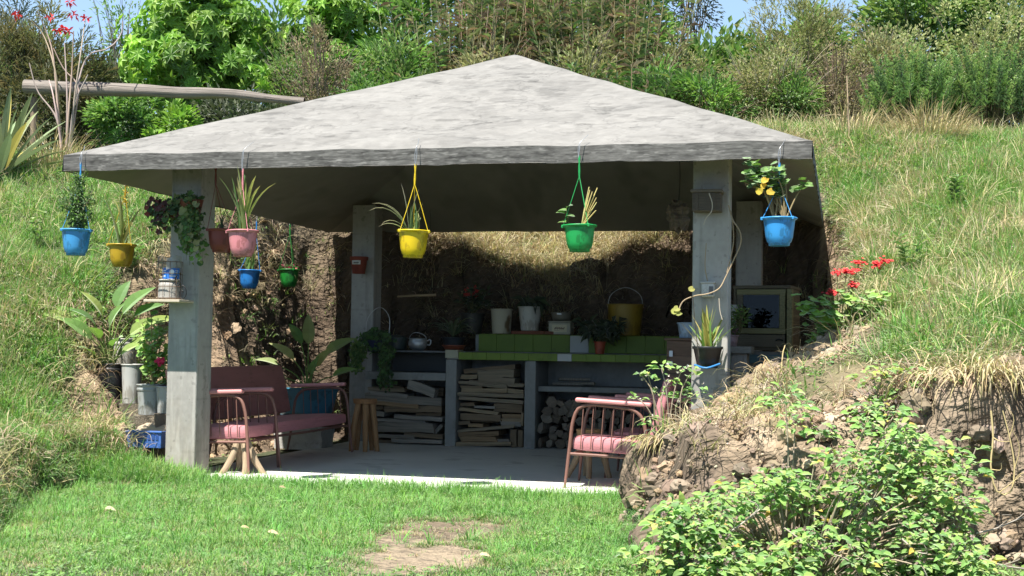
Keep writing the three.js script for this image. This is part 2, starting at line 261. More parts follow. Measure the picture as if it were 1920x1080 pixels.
{ // hillside: green and straw tufts mixed
  const geos = [0, 1, 2, 3].map(() => tuft(13, 0.085, 0.05, 0.15, 0.005, 0.0105, 1.25, 1.2, 2)), strawG = [0, 1, 2].map(() => tuft(11, 0.05, 0.14, 0.36, 0.0035, 0.006, 0.9, 1.3, 3)), S = [], S2 = [];
  const put = (x, z) => {
    const [h, d] = ground(x, z); if (d < 0.1) return; const [u, w] = toUW(x, -z);
    if (d < 0.3 && rnd() < (x < -2 && z < 10.6 ? 0.15 : 0.8)) return; if (x > 0.6 && z < 9.8 && d < 0.8 + 0.45 * noise(x * 1.8, z * 1.8, 31) + 0.5 * sstep(0.9, 1.4, x) * sstep(2.7, 2.2, x) && rnd() < 0.96) return; if (x < -1.7 && z > 11 && d < 0.85 && rnd() < 0.85) return; if (x < -2.85 && x > -3.75 && z > 10.6 && z < 12 && rnd() < 0.6) return;
    if (u > -0.1 && u < 5.6 && w > -0.1 && w < 5.6 && h > 1.9) return;
    const q = dryness(x, z, d), shade = u > 0.2 && u < 5.4 && w > 0.5 && w < 6.6;
    const c = rnd() < q * (shade ? 1.3 : 0.95) ? DRY(rr(0.7, 1.05)) : rnd() < 0.45 ? YGREEN(rr(0.6, 0.95)) : GREEN(rr(0.65, 1.0));
    S.push([x, h - 0.01, z, rr(0.6, 1.25) * (x < -2 && z < 10.4 ? 0.75 : 1) * (1 + 0.5 * noise(x * 2.2, z * 2.2, 44)), c, 0.35]);
    if (rnd() < (0.05 + 0.28 * q * q) * (x < -2 && z < 10.4 ? 0.35 : 1)) S2.push([x, h - 0.02, z, rr(0.6, 1.15) * (x < -2 && z < 10.6 ? 0.6 : 1), rnd() < 0.7 + 0.25 * q ? DRY(rr(0.75, 1.1)) : YGREEN(0.8), 0.5]);
  };
  for (let k = 0; k < 29000; k++) { const z = 6.6 + 6 * Math.sqrt(rnd()); put(rr(-0.48, -0.18) * z, z); }
  for (let k = 0; k < 18000; k++) { const z = 12 + 6 * rnd(); put(rr(-0.48, -0.12) * z, z); }
  for (let k = 0; k < 45000; k++) { const z = 7.0 + 7 * Math.sqrt(rnd()); put(rr(0.08, 0.51) * z, z); }
  for (let k = 0; k < 24000; k++) { const z = 13 + 5 * rnd(); put(rr(0.18, 0.51) * z, z); }
  for (let k = 0; k < 15000; k++) { put(rr(-2.2, 3.2), rr(14.8, 17.2)); }
  scatter('slope_grass', 'mixed green and dry grass covering the hillside', 'grass', geos, S, M.leaf);
  scatter('straw_grass', 'long dry straw coloured grass scattered over the hillside', 'dry grass', strawG, S2, M.leafDry);
}
// ---------------------------------------------------------------- pavilion
// a point of the photograph on the plane w = const of the pavilion frame
function pixW(px, py, w) {
  let x = (px - 960) / FOC, y = (540 - py) / FOC; const c = Math.cos(ROLL), s = Math.sin(ROLL); [x, y] = [x * c - y * s, y * c + x * s];
  const ry = y * Math.cos(PITCH) + Math.sin(PITCH), rz = Math.cos(PITCH) - y * Math.sin(PITCH), t = (w + FX * SY + FZ * CY) / (x * SY + rz * CY);
  const [u] = toUW(x * t, -rz * t); return { u, y: CAMY + ry * t, z: rz * t, v: V(x * t, CAMY + ry * t, -rz * t) };
}
const EAVE = 2.297, THICK = 0.117, HALF = 2.75, APX = 0.06;
{
  const pav = thing('pavilion', 'open grey concrete pavilion with a pyramid roof on four square posts', 'pavilion', P(HALF, HALF, 0), -YAW);
  const C = [[-HALF, HALF], [HALF, HALF], [HALF, -HALF], [-HALF, -HALF]];
  const slab = (y0, ya, sign, amp) => {
    const g = new THREE.BufferGeometry(), p = [], uv = [], N = 40;
    const pt = (a, b, i, j) => { const t = j / N, s = i === 0 && j === N ? 0 : (N - j ? i / (N - j) : 0), x = mix(mix(a[0], b[0], s), APX, t), z = mix(mix(a[1], b[1], s), 0, t), e = Math.sin(Math.PI * Math.min(1, 2 * Math.min(s, 1 - s) + 0.02) / 2) * Math.min(1, j / 3); return [x, mix(y0, ya, t) + amp * e * fbm(x * 1.6, z * 1.6, y0, 4) + amp * 0.5 * noise(x * 2.5, z * 2.5, 8), z]; };
    for (let f = 0; f < 4; f++) { const a = C[f], b = C[(f + 1) % 4]; for (let j = 0; j < N; j++) for (let i = 0; i < N - j; i++) { const q = [[i, j], [i + 1, j], [i, j + 1]], r = i < N - j - 1 ? [[i + 1, j], [i + 1, j + 1], [i, j + 1]] : null; for (const t of r ? [q, r] : [q]) for (const [m, n] of sign > 0 ? t : [t[0], t[2], t[1]]) { const v = pt(a, b, m, n); p.push(...v); uv.push(v[0] / 5.5 + 0.5, v[2] / 5.5 + 0.5); } } }
    g.setAttribute('position', new THREE.Float32BufferAttribute(p, 3)); g.setAttribute('uv', new THREE.Float32BufferAttribute(uv, 2)); g.computeVertexNormals(); return g;
  };
  const roof = mesh('roof', slab(EAVE + THICK, EAVE + 1.362, 1, 0.03), M.roof, pav);
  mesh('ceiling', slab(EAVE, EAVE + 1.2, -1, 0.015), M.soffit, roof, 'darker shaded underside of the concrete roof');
  { const p = [], uv = [], n = 60; for (let f = 0; f < 4; f++) { const a = C[f], b = C[(f + 1) % 4]; const q = (s, t) => { const x = mix(a[0], b[0], s), z = mix(a[1], b[1], s), k = 1 + 0.004 * (t ? 0 : 1) * noise(s * 40, f, 3); return [x * k, EAVE + t * THICK + (t ? 0.015 * noise(x * 2.5, z * 2.5, 8) + 0.004 * 0 : 0.012 * noise(s * 14, f * 3.1, 6) + 0.006 * noise(s * 60, f, 1)), z * k]; };
      for (let i = 0; i < n; i++) for (const [s, t] of [[i, 0], [i + 1, 0], [i + 1, 1], [i, 0], [i + 1, 1], [i, 1]]) { p.push(...q(s / n, t)); uv.push(s / n + f * 0.37, t * 0.9 + 0.05); } }
    const g = new THREE.BufferGeometry(); g.setAttribute('position', new THREE.Float32BufferAttribute(p, 3)); g.setAttribute('uv', new THREE.Float32BufferAttribute(uv, 2)); g.computeVertexNormals(); mesh('eave_edge', g, M.fascia, roof, 'blackened weathered vertical edge of the roof slab'); }
  const o = 0.588, pw = 0.255;
  for (const [u, w] of [[o, o], [5.5 - o - pw, o], [o, 4.65], [5.5 - o - pw, 4.65]]) {
    const g = rbox(pw, 2.95, pw, 0.012, 2); g.translate(u + pw / 2 - HALF, 2.52 - 2.95 / 2, HALF - w - pw / 2); const pa = g.attributes.position, ua = g.attributes.uv, na = g.attributes.normal;
    for (let i = 0; i < pa.count; i++) ua.setXY(i, (Math.abs(na.getX(i)) > 0.7 ? pa.getZ(i) : pa.getX(i)) * 1.3 + u * 1.7 + w, (pa.getY(i) + 0.43) / 2.96);
    mesh('post', g, M.post, pav);
  }
  const fl = rbox(4.56, 0.3, 4.9, 0.02, 2); { const pa = fl.attributes.position, ua = fl.attributes.uv; for (let i = 0; i < pa.count; i++) { const x = pa.getX(i); if (pa.getZ(i) > 2.4) pa.setZ(i, pa.getZ(i) + 0.02 * noise(x * 3, 1)); ua.setXY(i, pa.getX(i) / 2.5, pa.getZ(i) / 2.5 + pa.getY(i)); } }
  const f = mesh('concrete_floor', fl, M.floor, scene, 'smooth grey concrete floor slab under the pavilion'); f.position.copy(P(2.9, 3.0, -0.15)); f.rotation.y = -YAW; structure(f);
}
const WC = 4.4; // front plane of the masonry counter
{
  const ct = thing('masonry_counter', 'built-in concrete counter with green tiles at the back of the pavilion', 'counter', P(0, WC, 0), -YAW);
  const bx = (name, u0, u1, y0, y1, w0, w1, mat, par = ct, r = 0.008, label) => { const g = rbox(u1 - u0, y1 - y0, w1 - w0, r, 2); const pa = g.attributes.position, ua = g.attributes.uv; g.translate((u0 + u1) / 2, (y0 + y1) / 2, -(w0 + w1) / 2 + WC); for (let i = 0; i < pa.count; i++) ua.setXY(i, (pa.getX(i) + pa.getZ(i)) * 0.9, pa.getY(i) * 0.9); return mesh(name, g, mat, par, label); };
  for (const u of [1.73, 2.565, 4.02]) bx('pillar', u, u + 0.115, -0.02, 0.885, WC, WC + 0.62, M.counter);
  bx('base_wall', 0.845, 4.65, -0.02, 0.97, WC + 0.625, WC + 0.72, M.counter);
  const top = bx('countertop', 1.735, 4.645, 0.887, 0.953, WC + 0.012, WC + 0.66, M.counter);
  bx('ledge', 1.86, 4.645, 0.972, 1.15, WC + 0.672, WC + 0.84, M.counter);
  bx('lintel', 0.846, 1.728, 0.665, 0.745, WC + 0.02, WC + 0.62, M.counter);
  bx('shelf', 0.846, 1.725, 0.952, 0.972, WC + 0.05, WC + 0.62, paint(0.16, 0.17, 0.18));
  bx('dark_panel', 1.02, 1.725, 0.747, 0.95, WC + 0.4, WC + 0.43, paint(0.05, 0.055, 0.06));
  bx('shelf', 2.683, 4.017, 0.575, 0.63, WC + 0.1, WC + 0.62, M.counter);
  const gt = [[0.165, 0.245, 0.014], [0.168, 0.25, 0.015], [0.162, 0.24, 0.014]].map((c) => std({ color: rgb(...c), map: wear, roughness: 0.55 })), white = paint(0.5, 0.5, 0.47, 0.4), cream = paint(0.42, 0.4, 0.28, 0.5);
  bx('tile', 1.722, 1.862, 0.9, 0.985, WC - 0.006, WC + 0.2, cream, ct, 0.004, 'cream square block at the counter corner');
  let u = 1.866, k = 0; for (; u < 4.6; k++) { const w = 0.148, isW = u > 2.78 && u < 3.0; bx('tile', u, u + w - 0.0015, 0.888, 0.962, WC - 0.004, WC + 0.010, isW ? white : gt[k % 3], ct, 0.003); bx('tile', u, u + w - 0.0015, 0.9545, 0.962, WC + 0.012, WC + 0.655, isW ? gt[0] : gt[(k + 1) % 3], ct, 0.002); u += w; }
  u = 1.9; k = 0; for (; u < 4.55; k++) { const w = 0.2, isW = u > 2.85 && u < 3.1; bx('tile', u, u + w - 0.002, 0.974, 1.152, WC + 0.658, WC + 0.67, isW ? white : gt[(k * 2) % 3], ct, 0.003); bx('tile', u, u + w - 0.005, 1.152, 1.16, WC + 0.66, WC + 0.835, gt[(k * 2 + 1) % 3], ct, 0.002); u += w; }
}
// ---------------------------------------------------------------- firewood
const woods = [[0.30, 0.27, 0.23], [0.34, 0.28, 0.20], [0.40, 0.31, 0.20], [0.27, 0.20, 0.13], [0.36, 0.33, 0.29], [0.38, 0.26, 0.15]].map((c) => std({ map: woodTex, color: rgb(...c), roughness: 0.95 }));
srand(21);
const ORD = ['bottom', 'second', 'third', 'fourth', 'fifth', 'sixth', 'seventh', 'eighth', 'ninth', 'tenth', 'eleventh', 'twelfth', 'thirteenth', 'fourteenth', 'fifteenth', 'sixteenth', 'seventeenth', 'eighteenth', 'nineteenth', 'twentieth'];
const nth = (i) => ORD[i] ?? (i < 29 ? 'twenty-' + ['first', 'second', 'third', 'fourth', 'fifth', 'sixth', 'seventh', 'eighth', 'ninth'][i - 20] : 'thirtieth');
let pile = [];
function rankPile(where) { pile.sort((a, b) => a[1] - b[1]).forEach(([m, , L, mi], i) => { m.userData.label = `${L < 0.3 ? 'short' : L > 0.6 ? 'long' : 'medium'} ${['grey', 'brown', 'tan', 'dark brown', 'pale grey', 'reddish'][mi]} plank, ${nth(i)} from the floor ${where}`; }); pile = []; }
function plank(px0, py0, px1, py1, t, mi, depth, wo, label, group) {
  const w = WC + 0.04 + (wo || 0), A = pixW(px0, py0, w), B = pixW(px1, py1, w), L = Math.hypot(B.u - A.u, B.y - A.y), ang = Math.atan2(B.y - A.y, B.u - A.u), th = t * A.z / FOC;
  const g = new THREE.BoxGeometry(L, th, depth, 4, 1, 2).toNonIndexed(), pa = g.attributes.position, ua = g.attributes.uv, s = rnd() * 50;
  for (let i = 0; i < pa.count; i++) { const x = pa.getX(i), y = pa.getY(i), z = pa.getZ(i); pa.setXYZ(i, x + 0.02 * noise(y * 30 + s, z * 9, 1) + (Math.abs(x) > L * 0.49 ? 0.015 * noise(s, y * 60, z * 20) : 0), y + th * 0.22 * noise(x * 6 + s, z * 4, 2), z + 0.012 * noise(x * 5, y * 30, s)); ua.setXY(i, pa.getX(i) * 0.8 + s, (pa.getY(i) + pa.getZ(i)) * 1.6 + s * 0.37); }
  g.computeVertexNormals();
  const m = mesh('plank', g, woods[mi], scene); m.position.copy(P((A.u + B.u) / 2, w + depth / 2, (A.y + B.y) / 2)); m.rotation.set(0, -YAW, ang, 'YXZ'); tag(m, label, 'plank', group); pile.push([m, (A.y + B.y) / 2, L, mi]); return m;
}
const zx = (x) => 640 + x / 4.155, zy = (y) => 620 + y / 4.155;
for (const [x0, y0, x1, y1, t, c, d, o] of [[205, 452, 490, 468, 28, 1, 0.3, 0.05], [228, 482, 520, 512, 30, 4, 0.25, 0.02], [180, 515, 778, 555, 62, 0, 0.3, 0.04], [240, 560, 600, 592, 30, 5, 0.25, 0.02], [330, 612, 778, 610, 48, 3, 0.3, 0.05], [225, 645, 335, 650, 36, 4, 0.3, 0.03], [412, 668, 786, 692, 32, 4, 0.26, 0],
  [235, 690, 655, 716, 24, 4, 0.3, 0.03], [238, 748, 718, 758, 74, 0, 0.3, 0.01], [722, 805, 782, 735, 26, 0, 0.3, 0.05], [250, 816, 565, 830, 28, 0, 0.3, 0.02], [488, 802, 790, 830, 34, 3, 0.25, 0.03], [390, 856, 782, 868, 28, 4, 0.28, -0.02], [245, 862, 420, 872, 32, 3, 0.3, 0.06], [580, 650, 780, 652, 22, 3, 0.3, 0.12], [190, 600, 330, 600, 28, 3, 0.3, 0.1], [640, 470, 790, 480, 60, 3, 0.3, 0.25], [400, 440, 480, 450, 22, 3, 0.3, 0.1]])
  plank(zx(x0), zy(y0), zx(x1), zy(y1), t / 4.155, c, d, o, 'rough wooden plank stacked under the concrete lintel beside the ivy', 'planks stacked under the lintel');
rankPile('in the pile under the concrete lintel');
plank(zx(520), zy(412), zx(728), zy(488), 70 / 4.155, 4, 0.12, -0.02, 'wide pale board lying askew on top of the plank pile under the lintel'); pile = [];
for (const [x0, y0, x1, y1, t, c, d, o] of [[945, 318, 1345, 282, 36, 3, 0.3, 0.1], [1060, 338, 1345, 330, 62, 1, 0.3, 0.06], [930, 360, 1058, 360, 34, 2, 0.3, 0.04], [1072, 372, 1355, 398, 42, 1, 0.25, 0.04], [915, 402, 1292, 440, 26, 1, 0.3, 0.02], [990, 396, 1420, 428, 26, 1, 0.3, 0.06], [918, 436, 1088, 440, 18, 3, 0.3, 0.03], [938, 462, 1292, 470, 32, 2, 0.3, 0.02], [1292, 468, 1418, 480, 34, 2, 0.3, 0.03], [903, 492, 1418, 510, 30, 1, 0.3, 0], [915, 524, 1418, 560, 28, 1, 0.3, 0.02],
  [925, 575, 1035, 572, 28, 3, 0.3, 0.08], [1030, 592, 1192, 600, 18, 4, 0.3, 0.03], [1190, 598, 1412, 606, 66, 3, 0.3, 0.06], [918, 608, 1222, 646, 26, 2, 0.3, 0.01], [928, 668, 1242, 684, 50, 3, 0.3, 0.03], [1255, 668, 1402, 668, 34, 5, 0.3, 0.03], [1250, 698, 1398, 698, 26, 2, 0.3, 0.02], [1243, 726, 1396, 728, 36, 4, 0.3, 0.01], [912, 724, 1000, 716, 28, 3, 0.3, 0.06], [995, 738, 1112, 740, 26, 5, 0.3, 0.05], [903, 782, 1345, 744, 24, 1, 0.3, 0.0],
  [918, 808, 1232, 800, 36, 5, 0.3, 0.04], [928, 845, 1208, 845, 38, 5, 0.3, 0.03], [895, 884, 1322, 882, 28, 2, 0.3, -0.02], [1205, 860, 1312, 858, 26, 0, 0.3, 0.05], [1340, 908, 1340, 772, 46, 3, 0.2, 0.04], [1392, 908, 1392, 775, 36, 3, 0.2, 0.04], [1405, 740, 1410, 640, 18, 2, 0.2, 0.02], [940, 700, 1230, 705, 22, 3, 0.3, 0.14]])
  plank(zx(x0), zy(y0), zx(x1), zy(y1), t / 4.155, c, d, o, 'brown sawn plank in the stack between the two concrete pillars', 'planks stacked between the pillars');
rankPile('in the stack between two concrete pillars');
const logWood = [[0.22, 0.19, 0.155], [0.27, 0.22, 0.17], [0.19, 0.155, 0.12], [0.30, 0.26, 0.21]].map((c) => std({ map: woodTex, color: rgb(...c), roughness: 1 }));
{ // split logs heaped in the third bay
  const shape = (s) => { const n = 5 + Math.floor(rnd() * 2), g = new THREE.CylinderGeometry(1, 1, 1, n, 2).toNonIndexed(), pa = g.attributes.position; for (let i = 0; i < pa.count; i++) { const x = pa.getX(i), y = pa.getY(i), z = pa.getZ(i); pa.setXYZ(i, x * (1 + 0.75 * noise(x * 1.6 + s, z * 1.6)), y + 0.06 * noise(x * 3, z * 3, s), z * (1 + 0.75 * noise(x * 1.6, z * 1.6 + s))); } g.rotateX(Math.PI / 2); g.computeVertexNormals(); return g; };
  const forms = [0, 1, 2, 3, 4].map((i) => shape(i * 7.3));
  const put = (u, y, r, w, ry, row, i) => { const m = mesh('split_log', pick(forms), pick(logWood), scene); m.position.copy(P(u, w + 0.2, y)); m.rotation.set(rr(-0.08, 0.08), -YAW + ry, rr(0, 6)); m.scale.set(r * rr(0.8, 1.15), r * rr(0.55, 1.05), 0.38); tag(m, `split log ${nth(i).replace('bottom', 'first')} from the pillar in the ${nth(row)} row of the firewood heap`, 'firewood', 'split logs heaped in the third bay'); };
  for (let row = 0; row < 6; row++) for (let i = 0; i < 13 - row; i++) put(2.75 + i * 0.098 + (row % 2) * 0.05 + rr(-0.015, 0.015), 0.05 + row * 0.082 + rr(-0.012, 0.012) - (i > 8 ? 0.02 : 0), rr(0.045, 0.062), WC + rr(0.04, 0.12), rr(-0.25, 0.25), row, i);
  for (const [u, y, a, wh] of [[2.95, 0.65, 0.12, 'nearest the pillar'], [3.1, 0.66, -0.2, 'farther from the pillar'], [3.02, 0.70, 0.3, 'resting across the others']]) { const m = mesh('split_log', forms[1], woods[0], scene); m.position.copy(P(u, WC + 0.3, y)); m.rotation.set(0, -YAW + 1.35 + a, 0); m.scale.set(0.03, 0.022, 0.32); tag(m, 'thin grey stick on the shelf above the firewood heap, ' + wh, 'firewood', 'sticks on the shelf above the firewood'); }
}
// ---------------------------------------------------------------- metal frame seats with pink vinyl cushions
// local frame: +x the way a sitter faces, z across, origin on the floor under the middle of the seat
function padBox(w, h, d, r, puff = 0) { // cushion with slightly domed faces
  const g = new RoundedBoxGeometry(w, h, d, 4, r); const gg = new THREE.BoxGeometry(w, h, d, 12, 3, 12); const pa = gg.attributes.position;
  for (let i = 0; i < pa.count; i++) { let x = pa.getX(i), y = pa.getY(i), z = pa.getZ(i); const ex = Math.max(0, Math.abs(x) - (w / 2 - r)), ez = Math.max(0, Math.abs(z) - (d / 2 - r)), ey = Math.max(0, Math.abs(y) - (h / 2 - r)); const k = Math.hypot(ex, ey, ez); if (k > 0) { const s = r / Math.max(k, r * 0.999); x = Math.sign(x) * (Math.min(Math.abs(x), w / 2 - r) + ex * s); y = Math.sign(y) * (Math.min(Math.abs(y), h / 2 - r) + ey * s); z = Math.sign(z) * (Math.min(Math.abs(z), d / 2 - r) + ez * s); } if (y > 0) y += puff * (1 - (2 * x / w) ** 2) * (1 - (2 * z / d) ** 2); y += 0.004 * noise(x * 9, z * 9, y * 5); pa.setXYZ(i, x, y, z); }
  g.dispose(); gg.computeVertexNormals(); return gg;
}
function metalSeat(name, label, pos, turn, W, group, backMat = M.maroonVinyl) {
  const t = thing(name, label, name === 'sofa' ? 'sofa' : 'armchair', pos, turn, group), h = 0.34;
  const seat = padBox(0.58, 0.1, W - 0.05, 0.025, 0.02); seat.rotateZ(0.05); seat.translate(0.0, h - 0.03, 0); mesh('seat', seat, M.pinkVinyl, t);
  const back = padBox(0.075, 0.46, W - 0.04, 0.028, 0); back.rotateZ(0.24); back.translate(-0.36, h + 0.25, 0); mesh('backrest', back, backMat, t);
  for (const s of [-1, 1]) {
    const z = s * W / 2, fr = new G();
    fr.add(limb([V(0.33, 0, z + s * 0.02), V(0.30, 0.3, z), V(0.275, 0.5, z), V(0.235, 0.585, z), V(0.15, 0.612, z), V(-0.05, 0.6, z), V(-0.17, 0.58, z), V(-0.235, 0.52, z), V(-0.26, 0.42, z), V(-0.27, 0.3, z), V(-0.33, 0.0, z + s * 0.02)], (q) => 0.0135 - 0.004 * Math.max(0, 1 - q * 8) - 0.004 * Math.max(0, q * 8 - 7), 0, 44, 8));
    mesh('arm_frame', fr.geo(), M.pinkMetal, t);
    for (let k = 0; k < 6; k++) { const x = 0.2 - k * 0.075; mesh('arm_rod', limb([V(x, 0.60, z), V(x + 0.012, 0.42, z), V(x + 0.02, h - 0.055, z)], 0.0042, 0.0042, 4, 5), M.pinkMetal, t); }
    const pad = rbox(0.56, 0.034, 0.062, 0.014, 3); { const pa = pad.attributes.position; for (let i = 0; i < pa.count; i++) { const x = pa.getX(i); pa.setY(i, pa.getY(i) - 0.10 * (x + 0.1) * (x + 0.1) * 0.4); pa.setZ(i, pa.getZ(i) * (1 - 0.25 * Math.max(0, -x))); } pad.computeVertexNormals(); } pad.rotateZ(0.055); pad.translate(-0.02, 0.637, z); mesh('armrest', pad, M.pinkArm, t);
  }
  const rail = new G(); for (const x of [0.27, -0.25]) rail.add(limb([V(x, h - 0.088, -W / 2), V(x, h - 0.092, 0), V(x, h - 0.088, W / 2)], 0.011, 0.011, 6, 7)); for (const z of [-W / 2, W / 2]) rail.add(limb([V(0.3, h - 0.09, z), V(0, h - 0.1, z), V(-0.28, h - 0.115, z)], 0.011, 0.011, 6, 7));
  mesh('seat_frame', rail.geo(), M.pinkMetal, t);
  for (const s of [-0.8, 0.8]) mesh('back_strut', limb([V(-0.27, h - 0.1, s * W / 2), V(-0.36, h + 0.05, s * W / 2), V(-0.43, h + 0.3, s * W / 2)], 0.01, 0.01, 6, 6), M.pinkMetal, t);
  return t;
}
metalSeat('armchair', 'pink vinyl armchair behind the grey post, near end sunlit, beside the long sofa', P(0.86, 1.13, 0), -YAW, 0.58);
metalSeat('sofa', 'long pink vinyl sofa in the shade with a blue tub behind it', P(0.83, 2.34, 0), -YAW, 1.72);
metalSeat('armchair', 'sunlit pink vinyl armchair whose back touches the earth mound', P(4.05, 1.04, 0), Math.PI - YAW, 0.52, undefined, M.pinkVinyl);
metalSeat('armchair', 'shaded pink vinyl armchair standing behind the sunlit one at the mound', P(4.2, 1.95, 0), Math.PI - YAW, 0.58, undefined, M.pinkVinyl);

// ---------------------------------------------------------------- stools made of branches
srand(31);
function stool(label, pos, h, r, legs, top, col, topCol) { // legs: [angle, spread at foot, kink]
  const t = thing('stool', label, 'stool', pos, 0), mL = std({ map: woodTex, color: rgb(...col), roughness: 0.9 }), mT = std({ map: woodTex, color: rgb(...topCol), roughness: 0.85 });
  const seat = new THREE.CylinderGeometry(top, top * 0.95, 0.045, 18, 1).toNonIndexed(); { const pa = seat.attributes.position; for (let i = 0; i < pa.count; i++) { const a = Math.atan2(pa.getZ(i), pa.getX(i)), k = 1 + 0.08 * Math.sin(3 * a + h * 20); pa.setX(i, pa.getX(i) * k); pa.setZ(i, pa.getZ(i) * k); } seat.computeVertexNormals(); } seat.translate(0, h - 0.02, 0); mesh('seat', seat, mT, t);
  for (const [a, s, kx] of legs) { const c = Math.cos(a), d = Math.sin(a); mesh('leg', log([V(c * top * 0.55, h - 0.02, d * top * 0.55), V(c * mix(top * 0.6, s, 0.5) + kx, h * 0.5, d * mix(top * 0.6, s, 0.5)), V(c * s, -0.03, d * s)], r * 1.15, r * 0.85, 10, 8, 0.35), mL, t); }
  return t;
}
stool('low branch stool with sunlit crooked legs on the lawn before the armchair', pixW(452, 885, 0.95).v.setY(-0.03), 0.33, 0.027, [[0.25, 0.23, -0.03], [2.55, 0.2, 0.04], [1.2, 0.13, 0.02], [4.4, 0.2, 0]], 0.055, [0.46, 0.36, 0.25], [0.5, 0.3, 0.12]);
stool('tall tree branch stool standing by the ivy post near the sofa', P(1.22, 3.4, 0), 0.5, 0.028, [[0.2, 0.13, 0], [1.4, 0.1, 0], [2.7, 0.14, 0], [4.0, 0.14, 0], [5.2, 0.13, 0]], 0.115, [0.44, 0.25, 0.12], [0.42, 0.22, 0.1]);
stool('pale wooden stool with curved legs under the arm of the sunlit armchair', P(3.74, 1.62, 0), 0.38, 0.026, [[0.1, 0.17, 0.0], [2.9, 0.2, 0.05], [1.6, 0.1, 0], [4.6, 0.14, 0]], 0.11, [0.5, 0.35, 0.22], [0.46, 0.27, 0.13]);
stool('pale wooden stool half hidden below the shaded armchair', P(4.06, 2.1, 0), 0.3, 0.024, [[0.1, 0.13, 0], [2.9, 0.15, 0.02], [1.6, 0.1, 0], [4.6, 0.12, 0]], 0.1, [0.46, 0.33, 0.22], [0.42, 0.26, 0.14]);

// ---------------------------------------------------------------- wooden box, oven cabinet and what stands on them
{
  const cab = thing('wooden_cabinet', 'brown wooden cabinet by the post with a pale blue bucket on it', 'cabinet', P(4.46, 2.6, 0), -YAW), wd = std({ map: woodTex, color: rgb(0.21, 0.13, 0.085), roughness: 0.7 });
  const b = rbox(0.46, 1.1, 0.4, 0.006); b.translate(0, 0.55, -0.2); mesh('body', b, wd, cab); const tp = rbox(0.5, 0.022, 0.43, 0.005); tp.translate(0, 1.113, -0.2); mesh('top', tp, wd, cab);
  const dr = rbox(0.4, 0.9, 0.012, 0.004); dr.translate(0, 0.52, 0.008); const dm = mesh('door', dr, std({ map: woodTex, color: rgb(0.24, 0.15, 0.1), roughness: 0.65 }), cab);
  for (const y of [0.99, 0.9]) { const hg = new THREE.BoxGeometry(0.03, 0.05, 0.008); hg.translate(-0.19, y, 0.019); mesh('hinge', hg, M.wire, dm); }
  bucketThing('bucket', 'pale blue plastic bucket standing on the brown cabinet', P(4.4, 2.72, 1.125), 0.092, 0.075, 0.135, plastic(0.42, 0.56, 0.74));
}
function bucketThing(name, label, pos, rt, rb, h, mat, o = {}) {
  const t = thing(name, label, o.cat || 'bucket', pos, o.turn || 0);
  mesh('body', lathe([[0, 0], [rb * 0.96, 0], [rb, 0.006], [mix(rb, rt, 0.5), h * 0.5], [rt, h - 0.012], [rt + 0.006, h - 0.012], [rt + 0.008, h - 0.004], [rt + 0.004, h], [rt - 0.004, h], [rt - 0.006, h - 0.01], [mix(rb, rt, 0.8) - 0.004, h * 0.8], [0.001, h * 0.8]], 30), mat, t);
  if (o.soil !== false) { const s = new THREE.CircleGeometry(rt * 0.96, 20); s.rotateX(-Math.PI / 2); s.translate(0, h * 0.86, 0); mesh('soil', s, M.earth, t); }
  if (o.band) { mesh('band', lathe([[mix(rb, rt, 0.8) + 0.001, h * 0.78], [mix(rb, rt, 0.8) + 0.006, h * 0.8], [mix(rb, rt, 0.86) + 0.006, h * 0.86], [mix(rb, rt, 0.87) + 0.001, h * 0.88]], 28), mat, t); }
  if (o.handle) { const g = limb([V(-rt, h * 0.9, 0), V(-rt * 0.8, h * 0.9 + rt * 0.7, 0.02), V(0, h * 0.9 + rt * 1.1, 0.03), V(rt * 0.8, h * 0.9 + rt * 0.7, 0.02), V(rt, h * 0.9, 0)], 0.004, 0.004, 16, 5); mesh('handle', g, M.wire, t); }
  return t;
}
